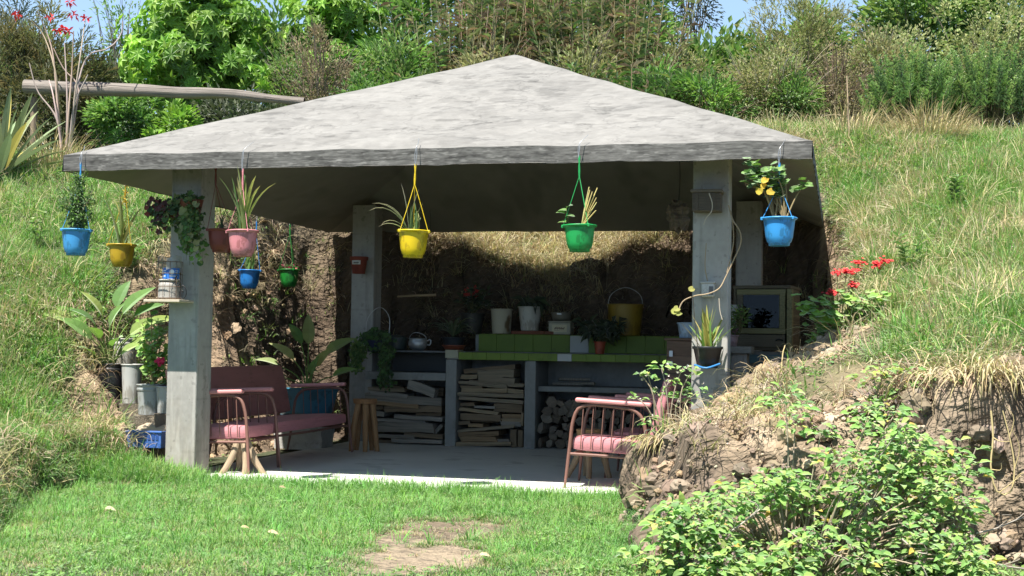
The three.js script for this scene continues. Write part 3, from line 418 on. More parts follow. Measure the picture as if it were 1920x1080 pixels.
{
  const wl = std({ map: woodTex, color: rgb(0.27, 0.26, 0.13), roughness: 0.7 }), wd = std({ map: woodTex, color: rgb(0.15, 0.13, 0.09), roughness: 0.75 });  // lighter wood tone paints the sunlit edge into door frame and corner post
  const o = thing('glazed_cabinet', 'wooden cabinet with a glass door and drawer on a block behind the post', 'cabinet', P(4.98, 3.5, 0), -YAW - 0.16), by = 1.03, W = 0.52, H = 0.56, D = 0.46;
  const bd = (name, w, h, d, x, y, z, m, par = o) => { const g = rbox(w, h, d, 0.005); g.translate(x, y, z); return mesh(name, g, m, par); };
  bd('side_panel', 0.03, H, D, -W / 2 + 0.015, by + H / 2, -D / 2, wd); bd('side_panel', 0.03, H, D, W / 2 - 0.015, by + H / 2, -D / 2, wd); bd('top', W + 0.01, 0.03, D + 0.01, 0, by + H + 0.016, -D / 2, wd); bd('bottom', W - 0.064, 0.03, D, 0, by + 0.015, -D / 2, wd); bd('back', W - 0.064, H - 0.034, 0.015, 0, by + H / 2 + 0.014, -D + 0.01, std({ color: rgb(0.02, 0.02, 0.02) }));
  const fr = bd('door_frame', W - 0.07, 0.05, 0.03, 0, by + H - 0.03, 0.012, wl); bd('rail', W - 0.07, 0.05, 0.03, 0, by + 0.175, 0.012, wl, fr); bd('stile', 0.055, 0.31, 0.03, -W / 2 + 0.065, by + 0.355, 0.012, wd, fr); bd('stile', 0.055, 0.31, 0.03, W / 2 - 0.065, by + 0.355, 0.012, wl, fr); bd('corner_post', 0.05, H - 0.01, 0.06, W / 2 + 0.006, by + H / 2, 0.03, wl);
  const gl = new THREE.BoxGeometry(W - 0.19, 0.3, 0.004); gl.translate(0, by + 0.355, 0.012); mesh('glass_pane', gl, new THREE.MeshPhysicalMaterial({ color: rgb(0.35, 0.38, 0.38), transmission: 1, thickness: 0, roughness: 0.04, ior: 1.25 }), o);
  const dw = bd('drawer', W - 0.08, 0.115, 0.03, 0, by + 0.085, 0.01, wd); const hd = limb([V(0.14, by + 0.09, 0.03), V(0.17, by + 0.1, 0.05), V(0.2, by + 0.09, 0.03)], 0.006, 0.006, 8, 6); mesh('handle', hd, M.darkIron, dw);
  const bl = thing('concrete_block', 'grey masonry block carrying the glazed cabinet', 'masonry block', P(4.98, 3.52, 0), -YAW - 0.16); const bg = rbox(0.56, 1.02, 0.42, 0.01); bg.translate(0, 0.51, -0.23); mesh('body', bg, M.counter, bl); const bb = rbox(0.5, 0.08, 0.02, 0.004); bb.translate(0.06, 0.95, -0.008); mesh('panel', bb, paint(0.12, 0.24, 0.3), bl, 'blue strip below the cabinet');
  const wb = thing('carton', 'white box standing behind the post beside the glazed cabinet', 'box', P(4.72, 3.35, 1.22), -YAW); const wg = rbox(0.12, 0.19, 0.1, 0.006); wg.translate(0, 0.095, 0); mesh('body', wg, paint(0.5, 0.48, 0.44), wb); const wf = rbox(0.11, 0.03, 0.02, 0.004); wf.translate(0, 0.204, 0); mesh('flap', wf, paint(0.45, 0.43, 0.4), wb);
  const sh = thing('masonry_stand', 'low plastered stand below the white box beside the post', 'masonry stand', P(4.78, 3.1, 0), -YAW); const s1 = rbox(0.3, 0.06, 0.45, 0.006); s1.translate(0, 1.03, 0); mesh('slab', s1, M.counter, sh); const s2 = rbox(0.14, 1.0, 0.3, 0.006); s2.translate(0.04, 0.5, 0); mesh('pier', s2, M.plaster, sh);
  bucketThing('flower_pot', 'small pinkish pot on the plastered stand beside the white box', P(4.75, 3.0, 1.06), 0.06, 0.048, 0.1, plastic(0.42, 0.3, 0.33), { cat: 'pot' });
}
// ---------------------------------------------------------------- pots on the counter ledge and the shelf
const ledge = (px, w) => pixW(px, 622, w ?? 5.15);
const LY = 1.162;
{
  const pot = (name, label, px, rt, rb, h, mat, o = {}) => bucketThing(name, label, P(ledge(px, o.w).u, o.w || 5.15, o.y ?? LY), rt, rb, h, mat, o);
  const splash = tex(128, 128, (u, v) => { const q = sstep(0.5, 0.58, tfbm(u, v, 4, 5, 4, 31)); return mix3([0.42, 0.38, 0.28], [0.13, 0.085, 0.04], q); });
  const st = pot('bucket', 'cream bucket splashed with brown on the counter ledge', 940, 0.115, 0.1, 0.27, std({ map: splash, roughness: 0.6 }));
  const br = thing('brick', 'flat red brick under the tall white pot', 'brick', P(ledge(993).u, 5.15, LY), -YAW); { const g = rbox(0.36, 0.035, 0.2, 0.006); g.translate(0, 0.0175, 0); mesh('body', g, std({ map: plasterTex, color: rgb(0.5, 0.18, 0.11) }), br); const g2 = rbox(0.1, 0.034, 0.19, 0.006); g2.translate(0.232, 0.017, 0); mesh('broken_piece', g2, std({ map: plasterTex, color: rgb(0.42, 0.16, 0.1) }), br); }
  pot('flower_pot', 'tall white tapered pot standing on the red brick', 993, 0.125, 0.095, 0.26, plastic(0.58, 0.56, 0.5), { y: LY + 0.037, cat: 'pot' });
  // cream enamel box with brown lettering
  const cv = document.createElement('canvas'); cv.width = 256; cv.height = 128; { const c = cv.getContext('2d'); c.fillStyle = '#bdb394'; c.fillRect(0, 0, 256, 128); c.fillStyle = '#4c331c'; c.strokeStyle = '#4c331c'; c.lineWidth = 9; c.beginPath(); for (let i = 0; i < 60; i++) c.lineTo(44 + i * 2.9, 62 + 17 * Math.sin(i * 0.85) * (i % 13 < 9 ? 1 : 0.3)); c.stroke(); c.fillRect(40, 94, 90, 4); }
  const ct = new THREE.CanvasTexture(cv); ct.colorSpace = THREE.SRGBColorSpace;
  const bin = thing('tin', 'cream bread tin with brown lettering and side handles on the ledge', 'tin', P(ledge(1052).u, 5.15, LY), -YAW); { const g = rbox(0.24, 0.13, 0.18, 0.012); g.translate(0, 0.065, 0); const cm = paint(0.44, 0.41, 0.31, 0.5); mesh('body', g, cm, bin); const rim = rbox(0.252, 0.012, 0.19, 0.005); rim.translate(0, 0.137, 0); mesh('rim', rim, cm, bin); const lb = new THREE.PlaneGeometry(0.16, 0.08); lb.translate(0, 0.066, 0.0925); mesh('lettering', lb, std({ map: ct, roughness: 0.5 }), bin); for (const s of [-1, 1]) { const h = limb([V(s * 0.12, 0.08, 0.03), V(s * 0.145, 0.075, 0), V(s * 0.12, 0.08, -0.03)], 0.006, 0.006, 8, 6); mesh('handle', h, cm, bin); } }
  const bx2 = thing('basin', 'grey metal basin stacked on the cream bread tin', 'basin', P(ledge(1052).u, 5.15, LY + 0.144), -YAW); { const g = lathe([[0, 0], [0.085, 0], [0.1, 0.04], [0.11, 0.09], [0.116, 0.094], [0.108, 0.092], [0.09, 0.03], [0, 0.02]], 24); mesh('body', g, std({ color: rgb(0.22, 0.2, 0.16), metalness: 0.5, roughness: 0.5 }), bx2); const k = rbox(0.05, 0.016, 0.02, 0.004); k.translate(0, 0.075, 0.108); mesh('handle', k, M.wire, bx2); }
  pot('bucket', 'big mustard yellow bucket standing in the shade on the ledge', 1172, 0.19, 0.16, 0.33, plastic(0.34, 0.22, 0.02), { w: 5.14, handle: true });
  pot('flower_pot', 'orange clay pot before the white tile of the counter', 1125, 0.06, 0.045, 0.13, plastic(0.5, 0.1, 0.05), { w: 4.75, y: 0.964, cat: 'pot' });
  pot('flower_pot', 'flat terracotta dish at the cream corner block', 852, 0.12, 0.1, 0.05, plastic(0.36, 0.1, 0.05), { w: 4.72, y: 0.985, cat: 'pot' });
  pot('flower_pot', 'dark pot of the red flowering plant on the ledge', 885, 0.13, 0.1, 0.22, plastic(0.05, 0.05, 0.045), { w: 5.14, cat: 'pot' });
  pot('flower_pot', 'dark pot under the drooping bromeliad on the ledge', 850, 0.12, 0.1, 0.12, plastic(0.05, 0.055, 0.06), { w: 5.05, y: 1.0, cat: 'pot' });
  // round cooking pot with bail handle on the shelf
  const kt = thing('cooking_pot', 'round grey metal pot with a wire bail on the dark shelf', 'cooking pot', P(pixW(783, 650, 4.62).u, 4.62, 0.973), -YAW); const al = std({ color: rgb(0.45, 0.46, 0.47), metalness: 0.7, roughness: 0.45 });
  mesh('body', lathe([[0, 0], [0.05, 0], [0.085, 0.025], [0.1, 0.06], [0.096, 0.095], [0.084, 0.115], [0.09, 0.124], [0.1, 0.126], [0.095, 0.13], [0.082, 0.12], [0.09, 0.09], [0.09, 0.05], [0, 0.012]], 30), al, kt); mesh('handle', limb([V(-0.095, 0.115, 0), V(-0.08, 0.15, 0.01), V(-0.03, 0.185, 0.03), V(0.04, 0.18, 0.03), V(0.09, 0.145, 0.01), V(0.095, 0.115, 0)], 0.004, 0.004, 18, 5), al, kt); mesh('side_handle', limb([V(0.1, 0.1, 0), V(0.14, 0.115, 0), V(0.135, 0.06, 0), V(0.105, 0.06, 0)], 0.007, 0.007, 10, 6), al, kt);
  const pt = thing('cooking_pot', 'dark sooty pot standing beside the round grey one on the shelf', 'cooking pot', P(pixW(742, 650, 4.7).u, 4.7, 0.973), -YAW); mesh('body', lathe([[0, 0], [0.1, 0], [0.115, 0.02], [0.12, 0.13], [0.126, 0.135], [0.114, 0.135], [0.108, 0.02], [0, 0.014]], 24), paint(0.07, 0.09, 0.09, 0.4), pt); mesh('lid', lathe([[0, 0.165], [0.03, 0.162], [0.08, 0.15], [0.122, 0.138], [0, 0.137]], 24), paint(0.06, 0.07, 0.07, 0.4), pt);
  // stick hung on a wire across the dark back
  const a = pixW(745, 556, 5.0), b = pixW(818, 552, 5.0); const sk = thing('stick', 'pale stick hanging level in the dark above the cooking pots', 'stick', P(a.u, 5.0, a.y), -YAW); const L = b.u - a.u; mesh('shaft', log([V(0, 0, 0), V(L * 0.5, 0.012, 0), V(L, 0.02, 0)], 0.01, 0.017, 10, 7, 0.2), std({ map: woodTex, color: rgb(0.5, 0.36, 0.22) }), sk); mesh('wire', limb([V(0.02, 0.0, 0), V(0.1, 0.5, -0.03), V(0.12, 0.95, -0.05)], 0.002, 0.002, 6, 4), M.darkIron, sk); mesh('wire', limb([V(L - 0.05, 0.02, 0), V(L - 0.08, 0.5, -0.03), V(L - 0.1, 0.95, -0.05)], 0.002, 0.002, 6, 4), M.darkIron, sk);
}
// ---------------------------------------------------------------- pots and crate on the bank beside the post
{
  const at = (px, py, w) => pixW(px, py, w).v;
  const stoneUnder = (p, r, label) => { const b = gy(p.x, -p.z) - 0.08, h = p.y - b; if (h < 0.03) return; const t = thing('flat_stone', label, 'stone', V(p.x, b, p.z), 0.3), g = new THREE.BoxGeometry(r * 2, h, r * 2, 6, 4, 6), pa = g.attributes.position; for (let i = 0; i < pa.count; i++) { const x = pa.getX(i), y = pa.getY(i), z = pa.getZ(i), top = y > h * 0.49; pa.setXYZ(i, x * (1 + 0.25 * noise(x * 9, y * 9, z * 9)), top ? y : y, z * (1 + 0.25 * noise(x * 9 + 5, y * 9, z * 9))); } g.computeVertexNormals(); g.translate(0, h / 2 - 0.001, 0); mesh('body', g, std({ map: plasterTex, color: rgb(0.55, 0.48, 0.38), bumpMap: soilBump, bumpScale: 0.02, roughness: 1 }), t); };
  srand(33);
  for (const [name, label, px, py, w, rt, rb, h, mat, o, sl] of [
    ['bucket', 'black bucket of the large leaved plant on the bank', 208, 748, 1.35, 0.135, 0.115, 0.3, plastic(0.022, 0.022, 0.026), { band: true }, 'stone under the black bucket'],
    ['bucket', 'white bucket standing behind the black one on the bank', 232, 690, 1.75, 0.115, 0.1, 0.26, plastic(0.55, 0.54, 0.5), { band: true }, 'stone under the white bucket behind the black one'],
    ['flower_pot', 'tall narrow white pot between the black bucket and grey bucket', 246, 757, 1.2, 0.085, 0.07, 0.33, plastic(0.5, 0.5, 0.48), { cat: 'pot' }, 'stone under the tall narrow white pot'],
    ['bucket', 'grey lipped bucket with red geranium beside the post', 283, 778, 1.0, 0.115, 0.1, 0.25, plastic(0.36, 0.38, 0.38), { band: true }, 'stone under the grey lipped bucket'],
    ['flower_pot', 'pale grey pot half hidden behind the lit post', 313, 775, 0.95, 0.09, 0.075, 0.22, plastic(0.45, 0.46, 0.46), { cat: 'pot' }, 'stone under the pale grey pot behind the post']]) { const p = at(px, py, w); bucketThing(name, label, p, rt, rb, h, mat, o); stoneUnder(p, rt * 1.05, sl); }
  const cr = thing('crate', 'blue plastic crate with a board across it at the post foot', 'crate', at(281, 838, 0.72).add(V(-0.0, 0, 0)), -YAW), bl = plastic(0.06, 0.16, 0.5);
  for (const [w, h, d, x, y, z] of [[0.3, 0.13, 0.012, 0, 0.065, 0.1], [0.3, 0.13, 0.012, 0, 0.065, -0.1], [0.012, 0.13, 0.186, -0.144, 0.065, 0], [0.012, 0.13, 0.186, 0.144, 0.065, 0]]) { const g = rbox(w, h, d, 0.004); g.translate(x, y, z); mesh('wall', g, bl, cr); }
  for (let i = 0; i < 8; i++) { const g = rbox(0.022, 0.045, 0.004, 0.0015); g.translate(-0.12 + i * 0.034, 0.085, 0.1085); mesh('slat', g, plastic(0.03, 0.09, 0.33), cr); } const rm = rbox(0.32, 0.018, 0.022, 0.006); rm.translate(0, 0.126, 0.107); mesh('rim', rm, bl, cr); const bt = rbox(0.27, 0.01, 0.186, 0.003); bt.translate(0, 0.01, 0); mesh('floor', bt, bl, cr);
  const bd = thing('board', 'short grey weathered board leaning on the blue crate', 'board', at(285, 806, 0.82), -YAW); { const g = new THREE.BoxGeometry(0.26, 0.03, 0.17, 4, 1, 3); g.rotateX(0.5); g.rotateZ(0.04); g.translate(0, 0.0, 0); mesh('body', g, std({ map: woodTex, color: rgb(0.5, 0.42, 0.32) }), bd); }
  const tub = thing('tub', 'blue oval tub with plants standing behind the sofa', 'tub', P(0.47, 3.72, 0.3), -YAW); { const g = lathe([[0, 0], [0.2, 0], [0.23, 0.05], [0.27, 0.26], [0.285, 0.27], [0.275, 0.278], [0.25, 0.25], [0, 0.22]], 30); g.scale(1.25, 1, 0.8); mesh('body', g, plastic(0.035, 0.16, 0.25), tub); const s = new THREE.CircleGeometry(0.25, 20); s.rotateX(-Math.PI / 2); s.scale(1.25, 1, 0.8); s.translate(0, 0.235, 0); mesh('soil', s, M.earth, tub); }
  const stand = thing('stone_block', 'rough stone block carrying the blue tub', 'stone', P(0.47, 3.72, 0), -YAW); { const g = new THREE.BoxGeometry(0.5, 0.32, 0.34, 6, 4, 4); const pa = g.attributes.position; for (let i = 0; i < pa.count; i++) { const x = pa.getX(i), y = pa.getY(i), z = pa.getZ(i); pa.setXYZ(i, x + 0.03 * noise(x * 6, y * 6, z * 6), y + (y < 0.15 ? 0.02 * noise(x * 7, z * 7, y) : 0), z + 0.03 * noise(y * 7, x * 7, z)); } g.computeVertexNormals(); g.translate(0, 0.14, 0); mesh('body', g, M.plaster, stand); }
}
// ---------------------------------------------------------------- leaves
// one pointed leaf from b along d, folded along its midrib; n = its upper side
function leaf(g, b, d, n, L, W, col, droop = 0.15, fold = 0.18) {
  const s = V().crossVectors(d, n).normalize(), up = V().crossVectors(s, d).normalize(), m = b.clone().addScaledVector(d, L * 0.45).addScaledVector(up, L * 0.05), e = b.clone().addScaledVector(d, L).addScaledVector(up, -L * droop), a = m.clone().addScaledVector(s, W / 2).addScaledVector(up, W * fold), c = m.clone().addScaledVector(s, -W / 2).addScaledVector(up, W * fold);
  g.tri(b, a, e, col); g.tri(b, e, c, col);
}
// rounder leaf of six facets (large leaves that show their outline)
function bigLeaf(g, b, d, n, L, W, col, droop = 0.3, lobes = 0) {
  const s = V().crossVectors(d, n).normalize(), up = V().crossVectors(s, d).normalize(), N = 6, row = [];
  for (let k = 0; k <= N; k++) { const t = k / N, w = W / 2 * Math.pow(Math.sin(Math.PI * Math.min(1, 0.06 + 0.94 * Math.pow(t, 0.75))), 0.8) * (k === N ? 0 : 1) * (lobes && k % 2 ? 1 - lobes : 1), c = b.clone().addScaledVector(d, L * t).addScaledVector(up, -L * droop * t * t); row.push([c, c.clone().addScaledVector(s, w).addScaledVector(up, w * 0.35), c.clone().addScaledVector(s, -w).addScaledVector(up, w * 0.35)]); }
  for (let k = 0; k < N; k++) { const A = row[k], B = row[k + 1], v = 1 + 0.06 * Math.sin(k * 2.1), c = [col[0] * v, col[1] * v, col[2] * v]; g.quad(A[0], A[1], B[1], B[0], c); g.quad(A[0], B[0], B[2], A[2], c); }
}
const rdir = (up = 0) => { let v; do v = V(rr(-1, 1), rr(-1, 1), rr(-1, 1)); while (v.lengthSq() > 1 || v.lengthSq() < 0.01); v.normalize(); v.y += up; return v.normalize(); };
const vary = (c, a = 0.2) => { const k = rr(1 - a, 1 + a); return [c[0] * k * rr(0.9, 1.1), c[1] * k, c[2] * k * rr(0.85, 1.15)]; };
const roundLeaf = (g, c, n, r, col) => { const s = V().crossVectors(n, V(0.31, 0.2, 0.9)).normalize(), t = V().crossVectors(n, s), N = 8, pt = []; for (let i = 0; i < N; i++) { const a = i / N * 6.283, k = r * (i ? rr(0.85, 1.1) : 0.45); pt.push(c.clone().addScaledVector(s, Math.cos(a) * k).addScaledVector(t, Math.sin(a) * k).addScaledVector(n, r * rr(0.05, 0.3))); } for (let i = 0; i < N; i++) g.tri(c, pt[i], pt[(i + 1) % N], col); };
// strap leaf: a long arching blade with some width and a keel
function strap(g, b, dir, len, w, lean, bend, col, col2, seg = 7) {
  const cx = Math.cos(dir), cz = Math.sin(dir), s = V(-cz, 0, cx); let p = b.clone(), prev;
  for (let k = 0; k <= seg; k++) { const t = k / seg, a = lean + bend * t * t, f = w / 2 * (k === seg ? 0.05 : Math.pow(Math.sin(Math.PI * (0.18 + 0.8 * t)), 0.6)); if (k) p = p.clone().add(V(cx * Math.sin(a), Math.cos(a), cz * Math.sin(a)).multiplyScalar(len / seg)); const n = V(cx * Math.cos(a), -Math.sin(a), cz * Math.cos(a)).negate(), q = [p, p.clone().addScaledVector(s, f).addScaledVector(n, f * 0.4), p.clone().addScaledVector(s, -f).addScaledVector(n, f * 0.4)];
    if (prev) { const c = col2 ? mix3(col, col2, t) : col; g.quad(prev[0], prev[1], q[1], q[0], c); g.quad(prev[0], q[0], q[2], prev[2], c); } prev = q; }
}
const GR = { bright: [0.13, 0.28, 0.035], mid: [0.075, 0.17, 0.03], dark: [0.035, 0.085, 0.02], yellow: [0.42, 0.38, 0.06], pale: [0.3, 0.36, 0.11], red: [0.62, 0.02, 0.025], olive: [0.13, 0.14, 0.05] };
const twigTube = (g, pts, r0, r1, col, seg = 6, rad = 4) => g.add(limb(pts, r0, r1, seg, rad), null, col);

// ---------------------------------------------------------------- hanging baskets
// pos: middle of the pot's bottom; top: where its hook hangs
function hangPot(label, px, py0, py1, w, color, hookPx, knotPy, topY, group, o = {}) {
  const c = pixW(px, py1, w), top = pixW(px, py0, w), h = (top.y - c.y), k = o.k || 1, R = 0.113 * k, pos = P(c.u, w, c.y), t = thing('hanging_pot', label, 'hanging pot', pos, -YAW + rr(-0.5, 0.5), group), mat = plastic(...color);
  mesh('pot', lathe([[0, 0.012 * h], [R * 0.5, 0.012 * h], [R * 0.5, 0], [R * 0.60, 0], [R * 0.61, h * 0.09], [R * 0.70, h * 0.14], [R * 0.79, h * 0.32], [R * 0.85, h * 0.62], [R * 0.9, h * 0.89], [R * 0.93, h * 0.9], [R * 1.02, h * 0.93], [R * 1.05, h * 0.965], [R * 1.04, h * 0.99], [R * 0.99, h], [R * 0.93, h * 0.985], [R * 0.86, h * 0.85], [R * 0.02, h * 0.84]], 36), mat, t);
  const s = new THREE.CircleGeometry(R * 0.88, 20); s.rotateX(-Math.PI / 2); s.translate(0, h * 0.87, 0); mesh('soil', s, M.earth, t);
  const kn = pixW(hookPx, knotPy, w), ky = kn.y - c.y, kx = (kn.u - c.u), cords = [0.4, 2.49, 4.59];
  for (const a of cords) { const b = V(Math.cos(a) * R, h * 0.95, Math.sin(a) * R); mesh('cord', limb([b, b.clone().lerp(V(kx, ky, 0), 0.5).add(V(0.002, 0, 0.002)), V(kx, ky, 0)], 0.0026, 0.0026, 4, 5), mat, t); const cl = rbox(0.02, 0.022, 0.014, 0.004); cl.translate(b.x * 1.02, b.y, b.z * 1.02); mesh('clip', cl, mat, t); }
  if (o.hook !== false) { const ty = Math.min(ky + 0.14 * k, topY - c.y - 0.02); mesh('hanger', limb([V(kx, ky - 0.01, 0), V(kx + 0.001, mix(ky, ty, 0.5), 0.002), V(kx, ty, 0)], (q) => 0.0055 + 0.003 * Math.abs(Math.sin(q * 5)), 0, 8, 6), mat, t);
    const e = topY - c.y, wg = new G(); wg.add(limb([V(kx, ty - 0.015, 0.008), V(kx - 0.006, mix(ty, e, 0.5), 0.006), V(kx + 0.003, e, 0), V(kx + 0.012, e + 0.03, -0.03), V(kx + 0.008, e + 0.07, -0.09)], 0.0022, 0.0022, 12, 4)); wg.add(limb([V(kx, ty - 0.015, 0.008), V(kx + 0.008, mix(ty, e, 0.5), 0.008), V(kx + 0.005, e, 0)], 0.0022, 0.0022, 8, 4)); mesh('wire_hook', wg.geo(), M.wire, t); }
  t.rotation.z = rr(-0.025, 0.025);
  return { t, h, R, top: V(0, h * 0.87, 0), knot: V(kx, ky, 0) };
}
const straps = (b, n, len0, len1, w, lean, bend, cols, dirs) => { const g = new G(); for (let i = 0; i < n; i++) { const a = dirs ? rr(dirs[0], dirs[1]) : rr(0, 6.283); strap(g, b.top.clone().add(V(rr(-0.03, 0.03), 0, rr(-0.03, 0.03))), a, rr(len0, len1), w * rr(0.75, 1.2), rr(0.03, lean), rr(0.1, bend), vary(pick(cols), 0.15), rnd() < 0.4 ? [0.34, 0.33, 0.12] : null); } mesh('leaves', g.geo(), M.leaf, b.t); };
srand(41);
{ // pale blue, small leaved bush climbing its cords
  const b = hangPot('sky blue hanging pot with a bushy small leaved plant at the roof corner', 142, 430, 479, -0.05, [0.06, 0.34, 0.72], 150, 340, 2.42); const g = new G(), st = new G();
  for (let i = 0; i < 44; i++) { const a = rr(0, 6.283), r = rr(0.02, 0.11), e = V(Math.cos(a) * r * 1.35, b.h + rr(0.08, 0.36), Math.sin(a) * r * 1.4); twigTube(st, [b.top, b.top.clone().lerp(e, 0.5).add(V(0.01, 0.02, 0)), e], 0.002, 0.001, [0.12, 0.1, 0.05], 4, 4); for (let k = 0; k < 34; k++) { const t = rr(0.1, 1.05), p = b.top.clone().lerp(e, t).add(V(gauss() * 0.02, gauss() * 0.02, gauss() * 0.02)); leaf(g, p, rdir(0.1), V(0, 1, 0.2), rr(0.02, 0.036), rr(0.011, 0.019), vary(pick([GR.mid, GR.bright, [0.12, 0.2, 0.08]]), 0.3)); } }
  for (let i = 0; i < 5; i++) { const pts = [b.top.clone().add(V(rr(-0.05, 0.05), 0, 0.03))]; for (let k = 1; k < 6; k++) pts.push(V(mix(pts[0].x, b.knot.x + rr(-0.05, 0.06), k / 5), mix(b.top.y, 0.66 + rr(-0.1, 0.03), k / 5), 0.02 + rr(-0.02, 0.02))); twigTube(st, pts, 0.002, 0.0015, [0.1, 0.09, 0.04], 14, 4); const c = curve(pts); for (let k = 0; k < 130; k++) { const p = c.getPoint(rnd()).add(V(gauss() * 0.022, gauss() * 0.02, gauss() * 0.022)); leaf(g, p, rdir(0), V(0, 1, 0.3), rr(0.016, 0.03), rr(0.009, 0.016), vary(pick([GR.mid, GR.dark, GR.bright]), 0.3)); } }
  mesh('stems', st.geo(), M.twig, b.t); mesh('foliage', g.geo(), M.leaf, b.t);
}
{ const b = hangPot('mustard yellow hanging pot with strap leaves beyond the grey post', 228, 458, 500, 0.98, [0.50, 0.33, 0.015], 236, 365, 2.33); straps(b, 16, 0.22, 0.46, 0.03, 0.45, 0.5, [GR.bright, GR.mid, GR.pale, [0.3, 0.34, 0.08]]);
  const g = new G(); for (let k = 0; k < 40; k++) { const t = rnd(); leaf(g, V(b.knot.x + gauss() * 0.015, mix(b.knot.y - 0.08, b.knot.y + 0.1, t), gauss() * 0.015), rdir(0.1), V(0, 1, 0.2), 0.03, 0.012, vary([0.5, 0.36, 0.04])); } mesh('dry_tendril', g.geo(), M.leafDry, b.t); }
{ const b = hangPot('dark red hanging pot partly behind the pink one', 415, 430, 473, 0.45, [0.20, 0.035, 0.03], 406, 345, 2.45); straps(b, 7, 0.1, 0.22, 0.015, 0.5, 0.6, [GR.dark, GR.olive]); }
{ const b = hangPot('pink hanging pot with tall arching strap leaves', 455, 432, 481, -0.05, [0.72, 0.27, 0.30], 457, 352, 2.42); straps(b, 15, 0.26, 0.50, 0.028, 0.3, 0.5, [GR.bright, GR.mid, [0.2, 0.27, 0.04], GR.pale]); const g = new G(); for (const [a, l] of [[0.2, 0.42], [-0.3, 0.46], [0.4, 0.5]]) strap(g, b.top, a, l, 0.026, 0.35, 0.75, vary(GR.bright), [0.36, 0.36, 0.1]); mesh('long_leaves', g.geo(), M.leaf, b.t); }
{ const b = hangPot('small blue hanging pot against the earth bank', 467, 506, 541, 3.5, [0.02, 0.22, 0.66], 478, 440, 2.33); straps(b, 14, 0.16, 0.36, 0.03, 0.4, 0.6, [GR.bright, GR.mid]); }
{ const b = hangPot('small green hanging pot beyond the blue one against the bank', 542, 505, 538, 4.5, [0.012, 0.22, 0.03], 546, 440, 2.33); const g = new G(); for (let i = 0; i < 60; i++) { const a = rr(0, 6.283), r = rr(0.02, 0.11); leaf(g, V(Math.cos(a) * r, b.h + rr(-0.02, 0.05), Math.sin(a) * r), rdir(0.3), V(0, 1, 0), 0.035, 0.018, vary(GR.mid)); } mesh('foliage', g.geo(), M.leaf, b.t); const f = new G(); for (let i = 0; i < 14; i++) roundLeaf(f, V(rr(-0.1, 0.1), b.h + rr(0.0, 0.05), rr(-0.05, 0.1)), rdir(0.4), 0.016, vary([0.5, 0.06, 0.14])); mesh('flowers', f.geo(), M.petal, b.t, 'small pink flowers'); }
{ const b = hangPot('bright yellow hanging pot at the middle of the eave', 774, 432, 483, -0.05, [0.80, 0.58, 0.008], 775, 345, 2.42); const g = new G();
  straps(b, 8, 0.12, 0.24, 0.02, 0.35, 0.5, [GR.bright, GR.pale, GR.mid]); for (const [a, l, e, q] of [[3.3, 0.38, 0.5, 1.5], [3.0, 0.36, 0.45, 1.2], [3.5, 0.26, 0.7, 1.5], [2.9, 0.24, 0.9, 1.3], [3.2, 0.3, 0.4, 0.9], [0.3, 0.32, 0.1, 0.25], [3.3, 0.36, 0.12, 0.2]]) strap(g, b.top.clone().add(V(-0.03, 0, 0.03)), a, l, 0.017, e, q, vary(GR.bright), [0.5, 0.46, 0.3]); mesh('long_leaves', g.geo(), M.leaf, b.t); }
{ const b = hangPot('bright green hanging pot with a sheaf of yellow stalks', 1087, 422, 472, -0.05, [0.015, 0.38, 0.09], 1088, 330, 2.42); const g = new G(), l = new G();
  for (let i = 0; i < 15; i++) { const s = i < 12, e = s ? V(rr(0.06, 0.14), b.h + rr(0.12, 0.27), rr(-0.03, 0.05)) : V(rr(0.1, 0.16), b.h + rr(0.05, 0.1), 0.03); twigTube(g, [b.top.clone().add(V(0.03, 0, 0.02)), b.top.clone().add(V(0.03, 0, 0.02)).lerp(e, 0.5).add(V(-0.004, 0.0, 0)), e], 0.006, 0.0035, vary([0.5, 0.43, 0.16], 0.2), 5, 5); } mesh('stalks', g.geo(), M.twig, b.t, 'cut yellow stalks');
  const st = new G(); twigTube(st, [b.top.clone().add(V(-0.06, 0, 0.03)), V(-0.07, b.h + 0.06, 0.05), V(-0.075, b.h + 0.12, 0.05)], 0.003, 0.002, [0.1, 0.18, 0.04], 5, 4); mesh('stems', st.geo(), M.twig, b.t); for (const [x, y, a] of [[-0.075, 0.02, -1], [-0.08, 0.06, 1], [-0.075, 0.1, -1], [-0.07, 0.12, 0.6], [-0.085, 0.08, -0.6], [-0.06, 0.05, 0.8]]) bigLeaf(l, V(x, b.h + y, 0.05), V(a, 0.25, 0.3).normalize(), V(0, 1, 0.5), 0.07, 0.042, vary(pick([GR.mid, GR.bright])), 0.3); mesh('leaves', l.geo(), M.leaf, b.t); }
